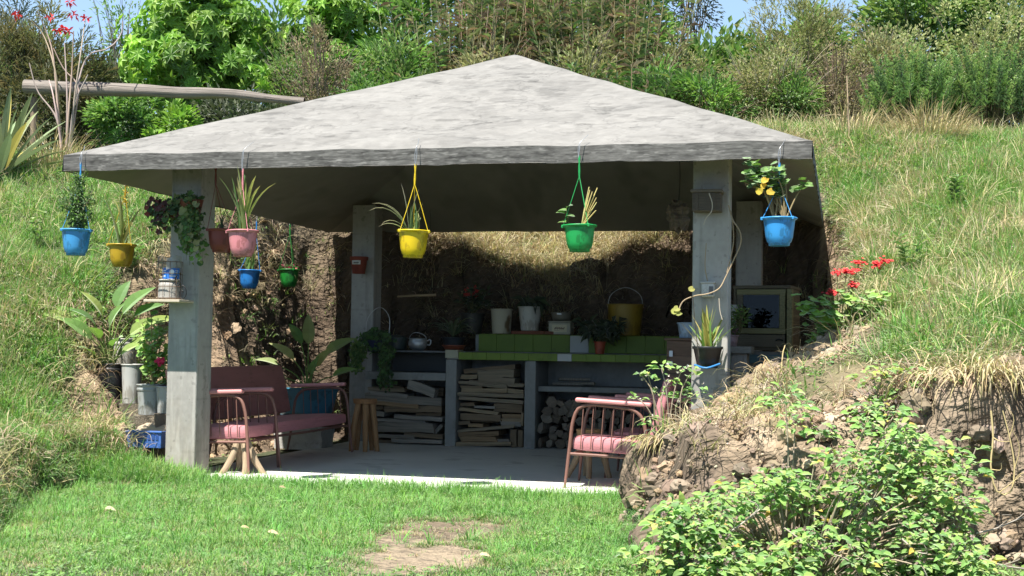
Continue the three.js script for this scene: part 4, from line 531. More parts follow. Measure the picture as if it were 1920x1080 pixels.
{ const b = hangPot('sky blue hanging pot with a leafy geranium at the sunny roof end', 1461, 408, 461, -0.05, [0.045, 0.34, 0.78], 1462, 345, 2.36); const g = new G(), st = new G(), y = new G();
  for (let i = 0; i < 15; i++) { const e = V(rr(-0.27, 0.16), b.h + rr(0.12, 0.40), rr(-0.1, 0.1)); if (i < 5) e.set(rr(-0.3, -0.16), b.h + rr(0.24, 0.4), rr(-0.05, 0.05)); const s0 = b.top.clone().add(V(i % 2 ? -0.03 : 0.04, 0, 0)); const m = s0.clone().lerp(e, 0.5).add(V(0.02, 0.06, 0)); twigTube(st, [s0, m, e], 0.007, 0.004, [0.26, 0.2, 0.1], 7, 5); const c = curve([s0, m, e]); for (let k = 0; k < 16; k++) { const p = c.getPoint(rr(0.5, 1)).add(V(gauss() * 0.035, gauss() * 0.03 + 0.015, gauss() * 0.035)); roundLeaf(g, p, V(rr(-0.5, 0.5), 1, rr(-0.2, 0.9)).normalize(), rr(0.022, 0.042), vary(pick([GR.bright, GR.bright, GR.mid]), 0.2)); } }
  for (const [x, yy] of [[-0.07, 0.2], [-0.02, 0.16], [-0.055, 0.235], [-0.09, 0.17]]) roundLeaf(y, V(x, b.h + yy, 0.1 + rr(-0.02, 0.03)), V(rr(-0.6, 0.6), rr(0.1, 0.7), 1).normalize(), rr(0.024, 0.032), vary([0.62, 0.42, 0.02], 0.1)); mesh('stems', st.geo(), M.twig, b.t); mesh('foliage', g.geo(), M.leaf, b.t); mesh('yellow_leaves', y.geo(), M.leaf, b.t, 'yellowed leaves'); }

// ---------------------------------------------------------------- things fixed to the posts
function ivy(g, st, from, n, spread, len, cols, sz, round = 0.5) { for (let i = 0; i < n; i++) { const a = from.clone().add(V(gauss() * spread, gauss() * 0.04, gauss() * spread * 0.6)), L = rr(len[0], len[1]), pts = [a, a.clone().add(V(gauss() * 0.05, -L * 0.4, Math.abs(gauss()) * 0.05)), a.clone().add(V(gauss() * 0.07, -L, Math.abs(gauss()) * 0.03))]; twigTube(st, pts, 0.003, 0.0015, [0.09, 0.08, 0.03], 8, 4); const c = curve(pts); for (let k = 0; k < 10 + L * 45; k++) { const p = c.getPoint(rnd()).add(V(gauss() * 0.03, gauss() * 0.02, gauss() * 0.03)); rnd() < round ? roundLeaf(g, p, V(rr(-0.5, 0.5), rr(0.1, 0.8), 1).normalize(), sz * rr(0.5, 0.8), vary(pick(cols), 0.25)) : leaf(g, p, rdir(-0.2), V(0, 0.5, 1), sz * rr(0.8, 1.4), sz * rr(0.6, 0.9), vary(pick(cols), 0.25)); } } }
{ // ivy planter near the top of the sunny front post
  const p = pixW(352, 385, 0.42), t = thing('ivy_planter', 'ivy with pale green and reddish leaves trailing down the front post', 'climbing plant', P(p.u, 0.46, p.y), -YAW), g = new G(), st = new G(), r = new G();
  mesh('planter', lathe([[0, -0.06], [0.08, -0.06], [0.1, 0.04], [0.108, 0.045], [0.09, 0.04], [0, 0.03]], 20), plastic(0.25, 0.08, 0.05), t);
  ivy(g, st, V(-0.03, 0.05, 0.04), 26, 0.12, [0.05, 0.3], [GR.mid, GR.dark, [0.2, 0.26, 0.07]], 0.036, 0.3); ivy(g, st, V(0.06, -0.05, 0.06), 20, 0.035, [0.12, 0.42], [GR.bright, [0.2, 0.26, 0.07], GR.mid], 0.034); for (let i = 0; i < 12; i++) roundLeaf(g, V(rr(-0.02, 0.13), rr(-0.34, 0.03), 0.13), V(rr(-0.4, 0.4), 0.3, 1).normalize(), rr(0.022, 0.032), vary([0.4, 0.42, 0.18]));
  ivy(r, st, V(-0.2, 0.02, 0.06), 11, 0.09, [0.05, 0.26], [[0.11, 0.03, 0.03], GR.dark, [0.2, 0.04, 0.03]], 0.036); mesh('stems', st.geo(), M.twig, t); mesh('foliage', g.geo(), M.leaf, t); mesh('red_foliage', r.geo(), M.leaf, t, 'dark reddish leaves');
}
{ // wire basket on a board with a scroll bracket
  const c = pixW(320, 565, 0.47), t = thing('bracket_shelf', 'pale board on a black scroll bracket fixed to the front post', 'shelf', P(c.u, 0.44, c.y), -YAW), g = rbox(0.3, 0.02, 0.24, 0.004); mesh('board', g, std({ map: woodTex, color: rgb(0.62, 0.56, 0.45) }), t);
  const sc = []; for (let i = 0; i <= 22; i++) { const a = i * 0.36, r = 0.012 + 0.0022 * i; sc.push(V(0.135 + Math.cos(a) * r * 0.7, 0.06 + Math.sin(a) * r, 0.05)); } const s2 = []; for (let i = 0; i <= 18; i++) { const a = -i * 0.36 + 2, r = 0.012 + 0.0018 * i; s2.push(V(0.1 + Math.cos(a) * r * 0.7, 0.15 + Math.sin(a) * r, 0.05)); } const b = new G(); b.add(limb(sc, 0.0045, 0.0045, 50, 5)); b.add(limb(s2, 0.0045, 0.0045, 44, 5)); mesh('scroll_bracket', b.geo(), M.darkIron, t);
  const k = thing('wire_basket', 'rusty wire basket holding stacked old tins on the bracket shelf', 'basket', P(c.u, 0.44, c.y + 0.011), -YAW), R = 0.098, H = 0.29, wg = new G(), rust = std({ color: rgb(0.14, 0.09, 0.06), roughness: 0.8 }); for (let i = 0; i < 12; i++) { const a = i / 12 * 6.283; wg.add(limb([V(Math.cos(a) * R, 0, Math.sin(a) * R), V(Math.cos(a) * R, H * 0.5, Math.sin(a) * R), V(Math.cos(a) * R, H, Math.sin(a) * R)], 0.002, 0.002, 3, 4)); } for (const y of [0.01, 0.1, 0.2, H]) wg.add(new THREE.TorusGeometry(R, 0.0025, 5, 30), T(0, y, 0, Math.PI / 2)); mesh('wires', wg.geo(), rust, k);
  const d1 = thing('tin', 'grey and white dented tin at the bottom of the wire basket', 'tin', P(c.u, 0.44, c.y + 0.013), -YAW); { const pf = [[0, 0]]; for (let i = 0; i < 9; i++) pf.push([0.083 + 0.005 * (i % 2) - 0.002 * i * 0.4, 0.002 + i * 0.0145]); pf.push([0.07, 0.136], [0, 0.136]); mesh('body', lathe(pf, 26), std({ map: wear, color: rgb(0.4, 0.38, 0.34), roughness: 0.6 }), d1); mesh('lid', lathe([[0, 0.138], [0.078, 0.138], [0.08, 0.15], [0.076, 0.156], [0, 0.156]], 26), paint(0.62, 0.6, 0.56), d1); }
  const cv = document.createElement('canvas'); cv.width = 256; cv.height = 64; { const x = cv.getContext('2d'); x.fillStyle = '#2f6fc4'; x.fillRect(0, 0, 256, 64); x.fillStyle = '#dfe9f5'; for (let i = 0; i < 4; i++) { x.beginPath(); x.ellipse(24 + i * 64, 24, 12, 15, 0, 0, 7); x.fill(); x.fillRect(42 + i * 64, 14, 17, 5); x.fillRect(42 + i * 64, 26, 14, 4); x.fillRect(12 + i * 64, 46, 44, 5); } }
  const ct = new THREE.CanvasTexture(cv); ct.colorSpace = THREE.SRGBColorSpace; ct.wrapS = THREE.RepeatWrapping; const d2 = thing('tin', 'blue and white printed tin on top inside the wire basket', 'tin', P(c.u + 0.012, 0.44, c.y + 0.171), -YAW); { const g2 = new THREE.CylinderGeometry(0.066, 0.064, 0.082, 26, 1, true); g2.translate(0, 0.041, 0); mesh('body', g2, std({ map: ct, roughness: 0.45 }), d2); mesh('lid', lathe([[0, 0.082], [0.066, 0.082], [0.068, 0.086], [0.062, 0.09], [0, 0.088]], 24), M.wire, d2); }
  const gl = thing('plastic_sheet', 'clouded clear plastic sheet tucked into the top of the basket', 'plastic sheet', P(c.u, 0.44, c.y + 0.255), -YAW); { const p = new THREE.CylinderGeometry(0.092, 0.094, 0.09, 20, 3, true, 0.2, 5.2), pa = p.attributes.position; for (let i = 0; i < pa.count; i++) { const a = Math.atan2(pa.getZ(i), pa.getX(i)); pa.setY(i, pa.getY(i) + 0.016 * Math.sin(a * 2 + 1) + 0.01 * noise(a * 3, pa.getY(i) * 20)); } p.computeVertexNormals(); p.translate(0, 0.035, 0); mesh('sheet', p, new THREE.MeshPhysicalMaterial({ color: rgb(0.6, 0.6, 0.56), transmission: 0.75, thickness: 0, roughness: 0.35, side: THREE.DoubleSide }), gl); }
}
{ // terracotta pot with a white label on the rear ivy post
  const c = pixW(672, 513, 4.52), t = thing('wall_pot', 'terracotta pot with a small white label on the rear post', 'pot', P(c.u, 4.53, c.y), -YAW); mesh('body', lathe([[0, 0], [0.068, 0], [0.085, 0.14], [0.098, 0.142], [0.1, 0.178], [0.09, 0.178], [0.084, 0.15], [0, 0.15]], 28), std({ map: plasterTex, color: rgb(0.62, 0.14, 0.09) }), t);
  const cv = document.createElement('canvas'); cv.width = 128; cv.height = 64; { const x = cv.getContext('2d'); x.fillStyle = '#cfcfca'; x.fillRect(0, 0, 128, 64); x.fillStyle = '#44423c'; x.lineWidth = 5; x.strokeStyle = '#44423c'; x.beginPath(); for (let i = 0; i < 40; i++) x.lineTo(26 + i * 2, 34 + 9 * Math.sin(i * 1.1)); x.stroke(); x.fillRect(18, 50, 80, 3); } const ct = new THREE.CanvasTexture(cv); ct.colorSpace = THREE.SRGBColorSpace;
  const lb = new THREE.CylinderGeometry(0.096, 0.092, 0.042, 10, 1, true, -0.52, 1.04); lb.translate(0, 0.115, 0); mesh('label', lb, std({ map: ct, side: THREE.DoubleSide }), t);
  // trailing ivy in a dark blue pot lower on the same post
  const q = pixW(700, 650, 4.2), v = thing('ivy_pot', 'dark blue pot of trailing ivy hung on the rear post', 'hanging pot', P(q.u, 4.3, q.y), -YAW), g = new G(), st = new G(); mesh('pot', lathe([[0, -0.05], [0.09, -0.05], [0.12, 0.06], [0.13, 0.065], [0.11, 0.06], [0, 0.05]], 24), plastic(0.015, 0.025, 0.07), v);
  mesh('handle', limb([V(-0.12, 0.05, 0), V(-0.09, 0.3, 0.02), V(0.03, 0.41, 0), V(0.12, 0.32, -0.02), V(0.13, 0.05, 0)], 0.004, 0.004, 20, 5), M.wire, v);
  ivy(g, st, V(0, 0.14, 0.02), 46, 0.11, [0.06, 0.2], [GR.mid, GR.dark], 0.034); ivy(g, st, V(-0.17, 0.02, 0.06), 14, 0.05, [0.12, 0.38], [GR.mid, [0.16, 0.24, 0.05]], 0.032); ivy(g, st, V(0.12, 0.02, 0.06), 16, 0.05, [0.2, 0.5], [GR.mid, GR.dark], 0.032); mesh('stems', st.geo(), M.twig, v); mesh('foliage', g.geo(), M.leaf, v);
}
{ // the sunny front post on the mound side: weathered box, white pot, spiky plant, twigs
  const c = pixW(1326, 380, 0.5), t = thing('wooden_box', 'dark weathered wooden box nailed high on the mound side post', 'box', P(c.u, 0.51, c.y), -YAW), wd = std({ map: woodTex, color: rgb(0.13, 0.11, 0.09) }); const g = rbox(0.2, 0.13, 0.14, 0.006); mesh('body', g, wd, t); const l = rbox(0.22, 0.022, 0.165, 0.004); l.translate(0, 0.077, 0); mesh('lid', l, std({ map: woodTex, color: rgb(0.2, 0.17, 0.14) }), t); for (const x of [-0.07, 0.05]) { const s = rbox(0.03, 0.12, 0.008, 0.002); s.translate(x, 0, 0.072); mesh('slat', s, wd, t); }
  const e = pixW(1272, 405, 1.6), n = thing('bird_nest', 'grey lump of dry grass under the roof beside the post', 'nest', P(e.u, 1.6, e.y), -YAW); { const b = new THREE.IcosahedronGeometry(1, 4), pa = b.attributes.position; for (let i = 0; i < pa.count; i++) { const x = pa.getX(i), y = pa.getY(i), z = pa.getZ(i), k = 1 + 0.9 * fbm(x * 2.2, y * 2.2, z * 2.2, 4); pa.setXYZ(i, x * k * 0.085, y * k * 0.12, z * k * 0.08); } b.computeVertexNormals(); mesh('body', b, std({ map: woodTex, color: rgb(0.16, 0.13, 0.1), roughness: 1 }), n); const s = limb([V(0, 0.08, 0), V(0.01, 0.3, 0), V(0, 0.55, 0)], 0.004, 0.004, 6, 4); mesh('string', s, M.darkIron, n); }
  const w = pixW(1327, 557, 0.5), wp = thing('wall_pot', 'small white square pot wired to the mound side post', 'pot', P(w.u, 0.52, w.y), -YAW); { const b = rbox(0.088, 0.1, 0.08, 0.012); b.translate(0, 0.05, 0); mesh('body', b, plastic(0.6, 0.6, 0.58), wp); const r = rbox(0.104, 0.014, 0.094, 0.005); r.translate(0, 0.102, 0); mesh('rim', r, plastic(0.55, 0.55, 0.54), wp); const dk = rbox(0.03, 0.06, 0.004, 0.001); dk.translate(0.025, 0.045, 0.041); mesh('stain', dk, paint(0.15, 0.15, 0.16), wp); const tw = new G(); twigTube(tw, [V(0, 0.1, 0), V(-0.02, 0.2, 0.02), V(-0.015, 0.38, 0.01)], 0.004, 0.0025, [0.36, 0.28, 0.18]); mesh('twig', tw.geo(), M.twig, wp); }
  const s = pixW(1326, 690, 0.42), sp = thing('spiky_plant', 'yellow green spiky plant in a black pot on the mound side post', 'potted plant', P(s.u, 0.44, s.y), -YAW); { mesh('pot', lathe([[0, 0.0], [0.07, 0], [0.098, 0.13], [0.106, 0.132], [0.108, 0.15], [0.098, 0.15], [0.09, 0.12], [0, 0.11]], 26), plastic(0.02, 0.022, 0.024), sp); mesh('blue_tie', limb([V(-0.085, 0.02, 0.05), V(0, 0.0, 0.1), V(0.09, 0.03, 0.05)], 0.008, 0.008, 8, 5), plastic(0.03, 0.2, 0.5), sp); const g2 = new G(); for (let i = 0; i < 34; i++) strap(g2, V(rr(-0.03, 0.03), 0.1, rr(-0.02, 0.04)), rr(0, 6.283), rr(0.16, 0.36), rr(0.014, 0.024), rr(0.05, 0.75), rr(-0.1, 0.25), vary(pick([[0.36, 0.36, 0.06], [0.45, 0.4, 0.09], GR.bright, [0.28, 0.34, 0.05]]), 0.2)); mesh('leaves', g2.geo(), M.leaf, sp); }
  // bare trailing cactus stem looping beside the post
  const z = pixW(1370, 530, 0.35), cs = thing('dry_vine', 'bare pale vine looping beside the mound side post', 'vine', P(z.u, 0.4, z.y), -YAW), v = new G(), R = (px, py, dz = 0) => { const q = pixW(px, py, 0.4); return V(q.u - z.u, q.y - z.y, dz); };
  twigTube(v, [R(1366, 385), R(1374, 412, 0.04), R(1388, 435, 0.05), R(1390, 455, 0.05), R(1376, 490, 0.06), R(1362, 520, 0.06), R(1350, 542, 0.08), R(1330, 552, 0.1), R(1305, 556, 0.1), R(1283, 566, 0.08), R(1275, 582, 0.08)], 0.005, 0.005, [0.34, 0.26, 0.17], 46, 5); twigTube(v, [R(1370, 395), R(1375, 425, 0.03), R(1376, 450, 0.03), R(1372, 480, 0.05), R(1364, 512, 0.05)], 0.004, 0.004, [0.3, 0.23, 0.15], 22, 5); twigTube(v, [R(1332, 365, 0.1), R(1338, 385, 0.1), R(1336, 400, 0.1), R(1326, 412, 0.1), R(1322, 424, 0.1)], 0.0035, 0.003, [0.5, 0.44, 0.36], 14, 4); twigTube(v, [R(1302, 556, 0.1), R(1304, 590, 0.08), R(1308, 635, 0.06), R(1312, 668, 0.05)], 0.003, 0.003, [0.07, 0.06, 0.05], 12, 4); twigTube(v, [R(1350, 560, 0.08), R(1352, 585, 0.08), R(1356, 600, 0.08)], 0.004, 0.004, [0.4, 0.35, 0.28], 8, 4); mesh('stem', v.geo(), M.twig, cs); const lf = new G(); for (const [px, py] of [[1272, 580], [1268, 585], [1276, 588], [1300, 543]]) roundLeaf(lf, R(px, py, 0.1), V(0.1, 0.6, 1).normalize(), 0.026, vary([0.34, 0.36, 0.08])); mesh('leaves', lf.geo(), M.leaf, cs);
}
// ---------------------------------------------------------------- where a pixel of the photograph meets the ground
function ray(px, py) { let x = (px - 960) / FOC, y = (540 - py) / FOC; const c = Math.cos(ROLL), s = Math.sin(ROLL); [x, y] = [x * c - y * s, y * c + x * s]; return [x, y * Math.cos(PITCH) + Math.sin(PITCH), Math.cos(PITCH) - y * Math.sin(PITCH)]; }
function onGround(px, py, t0 = 6) { const [x, y, z] = ray(px, py); let t = t0; for (; t < 40; t += 0.02) if (CAMY + y * t <= gy(x * t, z * t)) break; return V(x * t, gy(x * t, z * t), -z * t); }
const atZ = (px, py, Z) => { const [x, y, z] = ray(px, py), t = Z / z; return V(x * t, CAMY + y * t, -Z); };
const groundAt = (px, Z) => { const p = atZ(px, 500, Z); return V(p.x, gy(p.x, Z), -Z); };

// ---------------------------------------------------------------- shrubs and trees up the hill
const PAL = {
  bright: [[0.2, 0.38, 0.035], [0.25, 0.44, 0.05], [0.14, 0.28, 0.03], [0.32, 0.48, 0.07]],
  citrus: [[0.09, 0.22, 0.03], [0.14, 0.3, 0.04], [0.06, 0.14, 0.025], [0.24, 0.38, 0.06]],
  mid: [[0.14, 0.27, 0.05], [0.19, 0.34, 0.065], [0.10, 0.19, 0.04], [0.26, 0.33, 0.09]],
  reed: [[0.2, 0.26, 0.08], [0.27, 0.32, 0.1], [0.34, 0.28, 0.15], [0.32, 0.22, 0.13], [0.14, 0.22, 0.06], [0.4, 0.38, 0.17]],
  olive: [[0.24, 0.24, 0.085], [0.31, 0.3, 0.12], [0.18, 0.19, 0.07], [0.38, 0.33, 0.16], [0.25, 0.29, 0.08]],
  brown: [[0.28, 0.21, 0.12], [0.35, 0.27, 0.16], [0.22, 0.2, 0.09], [0.19, 0.13, 0.09]],
  dark: [[0.06, 0.085, 0.035], [0.09, 0.11, 0.045], [0.045, 0.065, 0.03]],
  casua: [[0.13, 0.15, 0.05], [0.19, 0.185, 0.06], [0.09, 0.1, 0.04], [0.24, 0.19, 0.08]],
  pale: [[0.33, 0.36, 0.13], [0.26, 0.3, 0.09], [0.42, 0.41, 0.19], [0.2, 0.24, 0.07]],
  rosemary: [[0.2, 0.33, 0.10], [0.26, 0.4, 0.12], [0.14, 0.23, 0.085], [0.33, 0.45, 0.15]],
};
for (const k in PAL) PAL[k] = PAL[k].map((c) => c.map((x, i) => x * (i === 1 ? 1.03 : 0.98)));
function shrub(name, label, category, px, Z, hwPx, topPy, o) {
  const b = groundAt(px, Z), top = atZ(px, topPy, Z).y, H = top - b.y, W = hwPx / FOC * Z, D = o.depth ?? Math.min(W, 0.9), t = thing(name, label, category, b, 0, o.group), g = new G(), st = new G(), y0 = o.y0 ?? 0.08, pal = PAL[o.pal];
  const bark = o.bark ?? [0.16, 0.125, 0.09], cl = [];
  for (let i = 0; i < o.clumps; i++) {
    const d = rdir(0.15), r = Math.pow(rnd(), 0.4), lump = 0.82 + 0.5 * noise(d.x * 1.7 + px, d.y * 1.7, d.z * 1.7), yy = 0.5 + d.y * 0.5 * r * lump, p = V(d.x * W * r * lump * (o.cone ? 1.15 - yy : 1), H * mix(y0, 1, clamp(yy, 0, 1.06)), d.z * D * r * lump); cl.push([p, V(d.x, d.y * 0.7 + 0.1, d.z).normalize()]);
    const rad = (o.rad ?? 0.2) * rr(0.6, 1.3), n = Math.round(o.per * rr(0.7, 1.3)), base = pick(pal), tint = rr(0.75, 1.25);
    for (let k = 0; k < n; k++) {
      const q = rdir(0), rr_ = Math.pow(rnd(), 0.5), c = p.clone().addScaledVector(q, rad * rr_), col = vary(mix3(base, pick(pal), 0.45), 0.22).map((x) => x * tint), out = q.clone().multiplyScalar(0.8).add(cl[i][1].clone().multiplyScalar(0.7)).add(V(rr(-0.4, 0.4), (o.up ?? 0.2) + rr(-0.4, 0.4), rr(-0.4, 0.4))).normalize();
      if (o.style === 'whorl') { const s = V().crossVectors(out, V(0.3, 0.9, 0.2)).normalize(), u = V().crossVectors(s, out), m = 7; for (let j = 0; j < m; j++) { const a = j / m * 6.283 + k; leaf(g, c, s.clone().multiplyScalar(Math.cos(a)).addScaledVector(u, Math.sin(a)).addScaledVector(out, 0.25).normalize(), out, o.L * rr(0.75, 1.2), o.Wd * rr(0.8, 1.2), col, 0.3); } }
      else if (o.style === 'spray') { const a = c, e = out; for (let j = 0; j < 4; j++) leaf(g, a.clone().addScaledVector(e, j * o.L * 0.4), e.clone().add(V(rr(-0.7, 0.7), rr(-0.3, 0.6), rr(-0.7, 0.7))).normalize(), V(0, 1, 0.3), o.L * rr(0.7, 1.2), o.Wd * rr(0.8, 1.2), col, 0.1); }
      else leaf(g, c, out, V(rr(-0.3, 0.3), 1, rr(0, 0.6)).normalize(), o.L * rr(0.7, 1.3), o.Wd * rr(0.7, 1.3), col, o.droop ?? 0.15);
    }
  }
  const nb = o.branches ?? 10, trunkH = o.trunkH ?? 0;
  if (trunkH) st.add(limb([V(0, -0.15, 0), V(0.05, trunkH * 0.5, 0.03), V(0, trunkH, 0)], 0.09, 0.06, 8, 7, 0.3), null, bark);
  for (let i = 0; i < nb; i++) { const [p] = cl[Math.floor(i * cl.length / nb)], s = V(trunkH ? 0 : p.x * 0.25 + rr(-0.1, 0.1), trunkH ? trunkH * 0.95 : -0.08, trunkH ? 0 : rr(-0.1, 0.1)); twigTube(st, [s, s.clone().lerp(p, 0.5).add(V(rr(-0.08, 0.08), 0.08, rr(-0.08, 0.08))), p], o.br ?? 0.018, 0.004, vary(bark), 6, 5); }
  if (o.twigs) for (let i = 0; i < o.twigs; i++) { const [p, d] = pick(cl), e = p.clone().addScaledVector(d, rr(0.1, 0.35)).add(V(rr(-0.1, 0.1), rr(0, 0.2), rr(-0.05, 0.1))); twigTube(st, [p.clone().multiplyScalar(0.8), p.clone().lerp(e, 0.5).add(V(rr(-0.04, 0.04), 0.02, 0)), e], 0.006, 0.002, vary(o.twigCol ?? bark, 0.25), 4, 3); }
  mesh('crown', g.geo(), o.dry ? M.leafDry : M.leaf, t); mesh(trunkH ? 'trunk' : 'branches', st.geo(), M.twig, t); return t;
}
srand(51);
shrub('tree', 'bright green broad leaved tree above the grey log', 'tree', 362, 18.6, 165, -70, { pal: 'bright', style: 'whorl', clumps: 110, per: 17, rad: 0.24, L: 0.12, Wd: 0.055, y0: 0.16, trunkH: 0.8, depth: 1.1, up: 0.15 });
shrub('tree', 'second bright green tree farther up, over the dry brown bush', 'tree', 622, 20, 120, -90, { pal: 'bright', style: 'whorl', clumps: 70, per: 14, rad: 0.24, L: 0.115, Wd: 0.052, y0: 0.15, trunkH: 0.8, up: 0.1 });
shrub('shrub', 'dry brown twiggy bush between the two bright trees and the roof', 'shrub', 598, 17.6, 85, 25, { pal: 'brown', clumps: 70, per: 55, rad: 0.16, L: 0.045, Wd: 0.014, dry: true, twigs: 120, twigCol: [0.24, 0.19, 0.14], up: 0.6, y0: 0.02, br: 0.012, branches: 26 });
shrub('shrub', 'glossy dark green citrus shrub with yellow fruit under the log', 'shrub', 235, 17.0, 95, 168, { pal: 'citrus', clumps: 60, per: 50, rad: 0.14, L: 0.085, Wd: 0.04, y0: 0.0 });
shrub('shrub', 'light green leafy shrub under the log next to the roof edge', 'shrub', 325, 16.9, 60, 190, { pal: 'bright', clumps: 30, per: 40, rad: 0.13, L: 0.09, Wd: 0.05, y0: 0.0 });
shrub('shrub', 'dark green shrub in the shade behind the citrus and the log', 'shrub', 440, 17.4, 110, 180, { pal: 'dark', clumps: 50, per: 50, rad: 0.2, L: 0.1, Wd: 0.045, y0: 0 });
shrub('tree', 'dark feathery olive tree behind the bare red flowered shrub', 'tree', 50, 19.4, 150, 22, { pal: 'casua', style: 'spray', clumps: 130, per: 34, rad: 0.24, L: 0.1, Wd: 0.018, y0: 0.04, trunkH: 0.5, depth: 1.0, up: 0.2 });
shrub('shrub', 'dark shaded shrub filling the gap behind the bare red flowered shrub', 'shrub', 190, 19.8, 110, 105, { pal: 'dark', clumps: 60, per: 50, rad: 0.25, L: 0.09, Wd: 0.035, y0: 0 });
shrub('tree', 'thin sparse tree with blue sky showing through its leaves', 'tree', 222, 22, 62, -30, { pal: 'mid', clumps: 46, per: 16, rad: 0.2, L: 0.07, Wd: 0.03, y0: 0.35, trunkH: 1.2, twigs: 60, branches: 20 });
shrub('conifer', 'distant dark conifer at the top corner beside the blue sky', 'tree', 12, 27, 58, -40, { pal: 'dark', style: 'spray', clumps: 60, per: 22, rad: 0.35, L: 0.13, Wd: 0.025, y0: 0.1, trunkH: 1.4 });
shrub('shrub', 'green lance leaved shrub rising over the roof slope past the dry brown bush', 'shrub', 735, 18.2, 95, 45, { pal: 'mid', clumps: 80, per: 48, rad: 0.2, L: 0.11, Wd: 0.028, y0: 0 });
shrub('shrub', 'yellowish green shrub against the roof edge below the second tree', 'shrub', 665, 17.2, 60, 120, { pal: 'citrus', clumps: 34, per: 44, rad: 0.15, L: 0.08, Wd: 0.035, y0: 0 });
const reed = (label, px, Z, hw, top, n, pal = 'reed') => { // tall canes clothed in long narrow leaves
  const b = groundAt(px, Z), H = atZ(px, top, Z).y - b.y, W = hw / FOC * Z, t = thing('reed_shrub', label, 'shrub', b, 0, 'reed shrubs behind the roof'), g = new G(), st = new G();
  for (let i = 0; i < n; i++) { const x = gauss() * W * 0.6, z = gauss() * 0.4, h = H * rr(0.55, 1.05), lx = x * 0.45 + gauss() * 0.12, pts = [V(x, -0.1, z), V(x + lx * 0.4, h * 0.5, z), V(x + lx, h, z + gauss() * 0.12)], dryC = rnd() < 0.2; twigTube(st, pts, 0.008, 0.004, vary(dryC ? [0.32, 0.22, 0.15] : [0.2, 0.19, 0.1]), 5, 4); const c = curve(pts), m = dryC ? 12 : 36; for (let k = 0; k < m; k++) { const p = c.getPoint(rr(0.25, 1)), a = rr(0, 6.283); leaf(g, p, V(Math.cos(a), rr(0.2, 1.3), Math.sin(a)).normalize(), V(0, 1, 0.2), rr(0.12, 0.24), rr(0.016, 0.03), vary(dryC ? pick([[0.3, 0.21, 0.14], [0.36, 0.28, 0.16]]) : pick(PAL[pal]), 0.25), 0.25); } }
  mesh('leaves', g.geo(), M.leaf, t); mesh('stems', st.geo(), M.twig, t); };
reed('tall reedy shrub of green and pinkish leaves over the slope to the roof top', 860, 18.5, 120, -30, 85);
reed('tall reedy shrub directly behind the roof apex', 985, 18.8, 120, -60, 95);
reed('tall reedy shrub with bare pale canes beyond the apex', 1130, 18.6, 125, -50, 95);
reed('low green lance leaved clump right at the roof apex', 1010, 17.6, 90, 130, 60, 'mid');
reed('low green lance leaved clump along the mound side roof hip', 1165, 17.4, 110, 130, 70, 'mid');
reed('low green lance leaved clump along the other roof hip', 820, 17.4, 90, 150, 55, 'mid');
shrub('shrub', 'grey olive shrub between the reeds and the white branched bush', 'shrub', 1255, 18.4, 105, 62, { pal: 'olive', clumps: 80, per: 60, rad: 0.2, L: 0.06, Wd: 0.02, y0: 0, twigs: 60 });
shrub('shrub', 'bright green leafy shrub against the sunny roof hip', 'shrub', 1325, 17.3, 95, 135, { pal: 'citrus', clumps: 44, per: 42, rad: 0.13, L: 0.085, Wd: 0.03, y0: 0, up: 0.3, twigs: 40 });
shrub('shrub', 'olive brown shrub with bare pale branches near the roof corner', 'shrub', 1425, 18.0, 110, 85, { pal: 'olive', clumps: 90, per: 52, rad: 0.19, L: 0.06, Wd: 0.022, y0: 0, twigs: 110, twigCol: [0.38, 0.34, 0.26] });
shrub('shrub', 'dark brown dead brush beside the plumed bush', 'shrub', 1565, 18.0, 80, 95, { pal: 'brown', clumps: 70, per: 44, rad: 0.2, L: 0.05, Wd: 0.013, y0: 0, dry: true, twigs: 160, twigCol: [0.15, 0.11, 0.08], br: 0.014, branches: 24 });
shrub('shrub', 'fine leaved olive green shrub above the dead brush', 'shrub', 1494, 20.2, 135, -55, { pal: 'olive', style: 'spray', clumps: 100, per: 26, rad: 0.24, L: 0.06, Wd: 0.017, y0: 0.05, up: 0.5 });
shrub('shrub', 'pale yellow green shrub above the plumed bush', 'shrub', 1690, 19.8, 125, 15, { pal: 'pale', clumps: 100, per: 50, rad: 0.22, L: 0.06, Wd: 0.028, y0: 0, twigs: 60 });
shrub('shrub', 'pale leaved shrub at the picture edge above the plumed bush', 'shrub', 1840, 19.6, 125, -25, { pal: 'pale', clumps: 110, per: 48, rad: 0.22, L: 0.065, Wd: 0.03, y0: 0, twigs: 60 });
shrub('tree', 'dark small leaved tree seen against the sky gap over the reeds', 'tree', 1295, 26, 62, -120, { pal: 'dark', clumps: 60, per: 26, rad: 0.28, L: 0.09, Wd: 0.045, y0: 0.52, trunkH: 2.2, twigs: 30, branches: 14 });
shrub('tree', 'dark tree top behind the pale yellow green shrub', 'tree', 1665, 25, 110, -110, { pal: 'dark', clumps: 70, per: 40, rad: 0.4, L: 0.12, Wd: 0.05, y0: 0.1, trunkH: 1.5 });
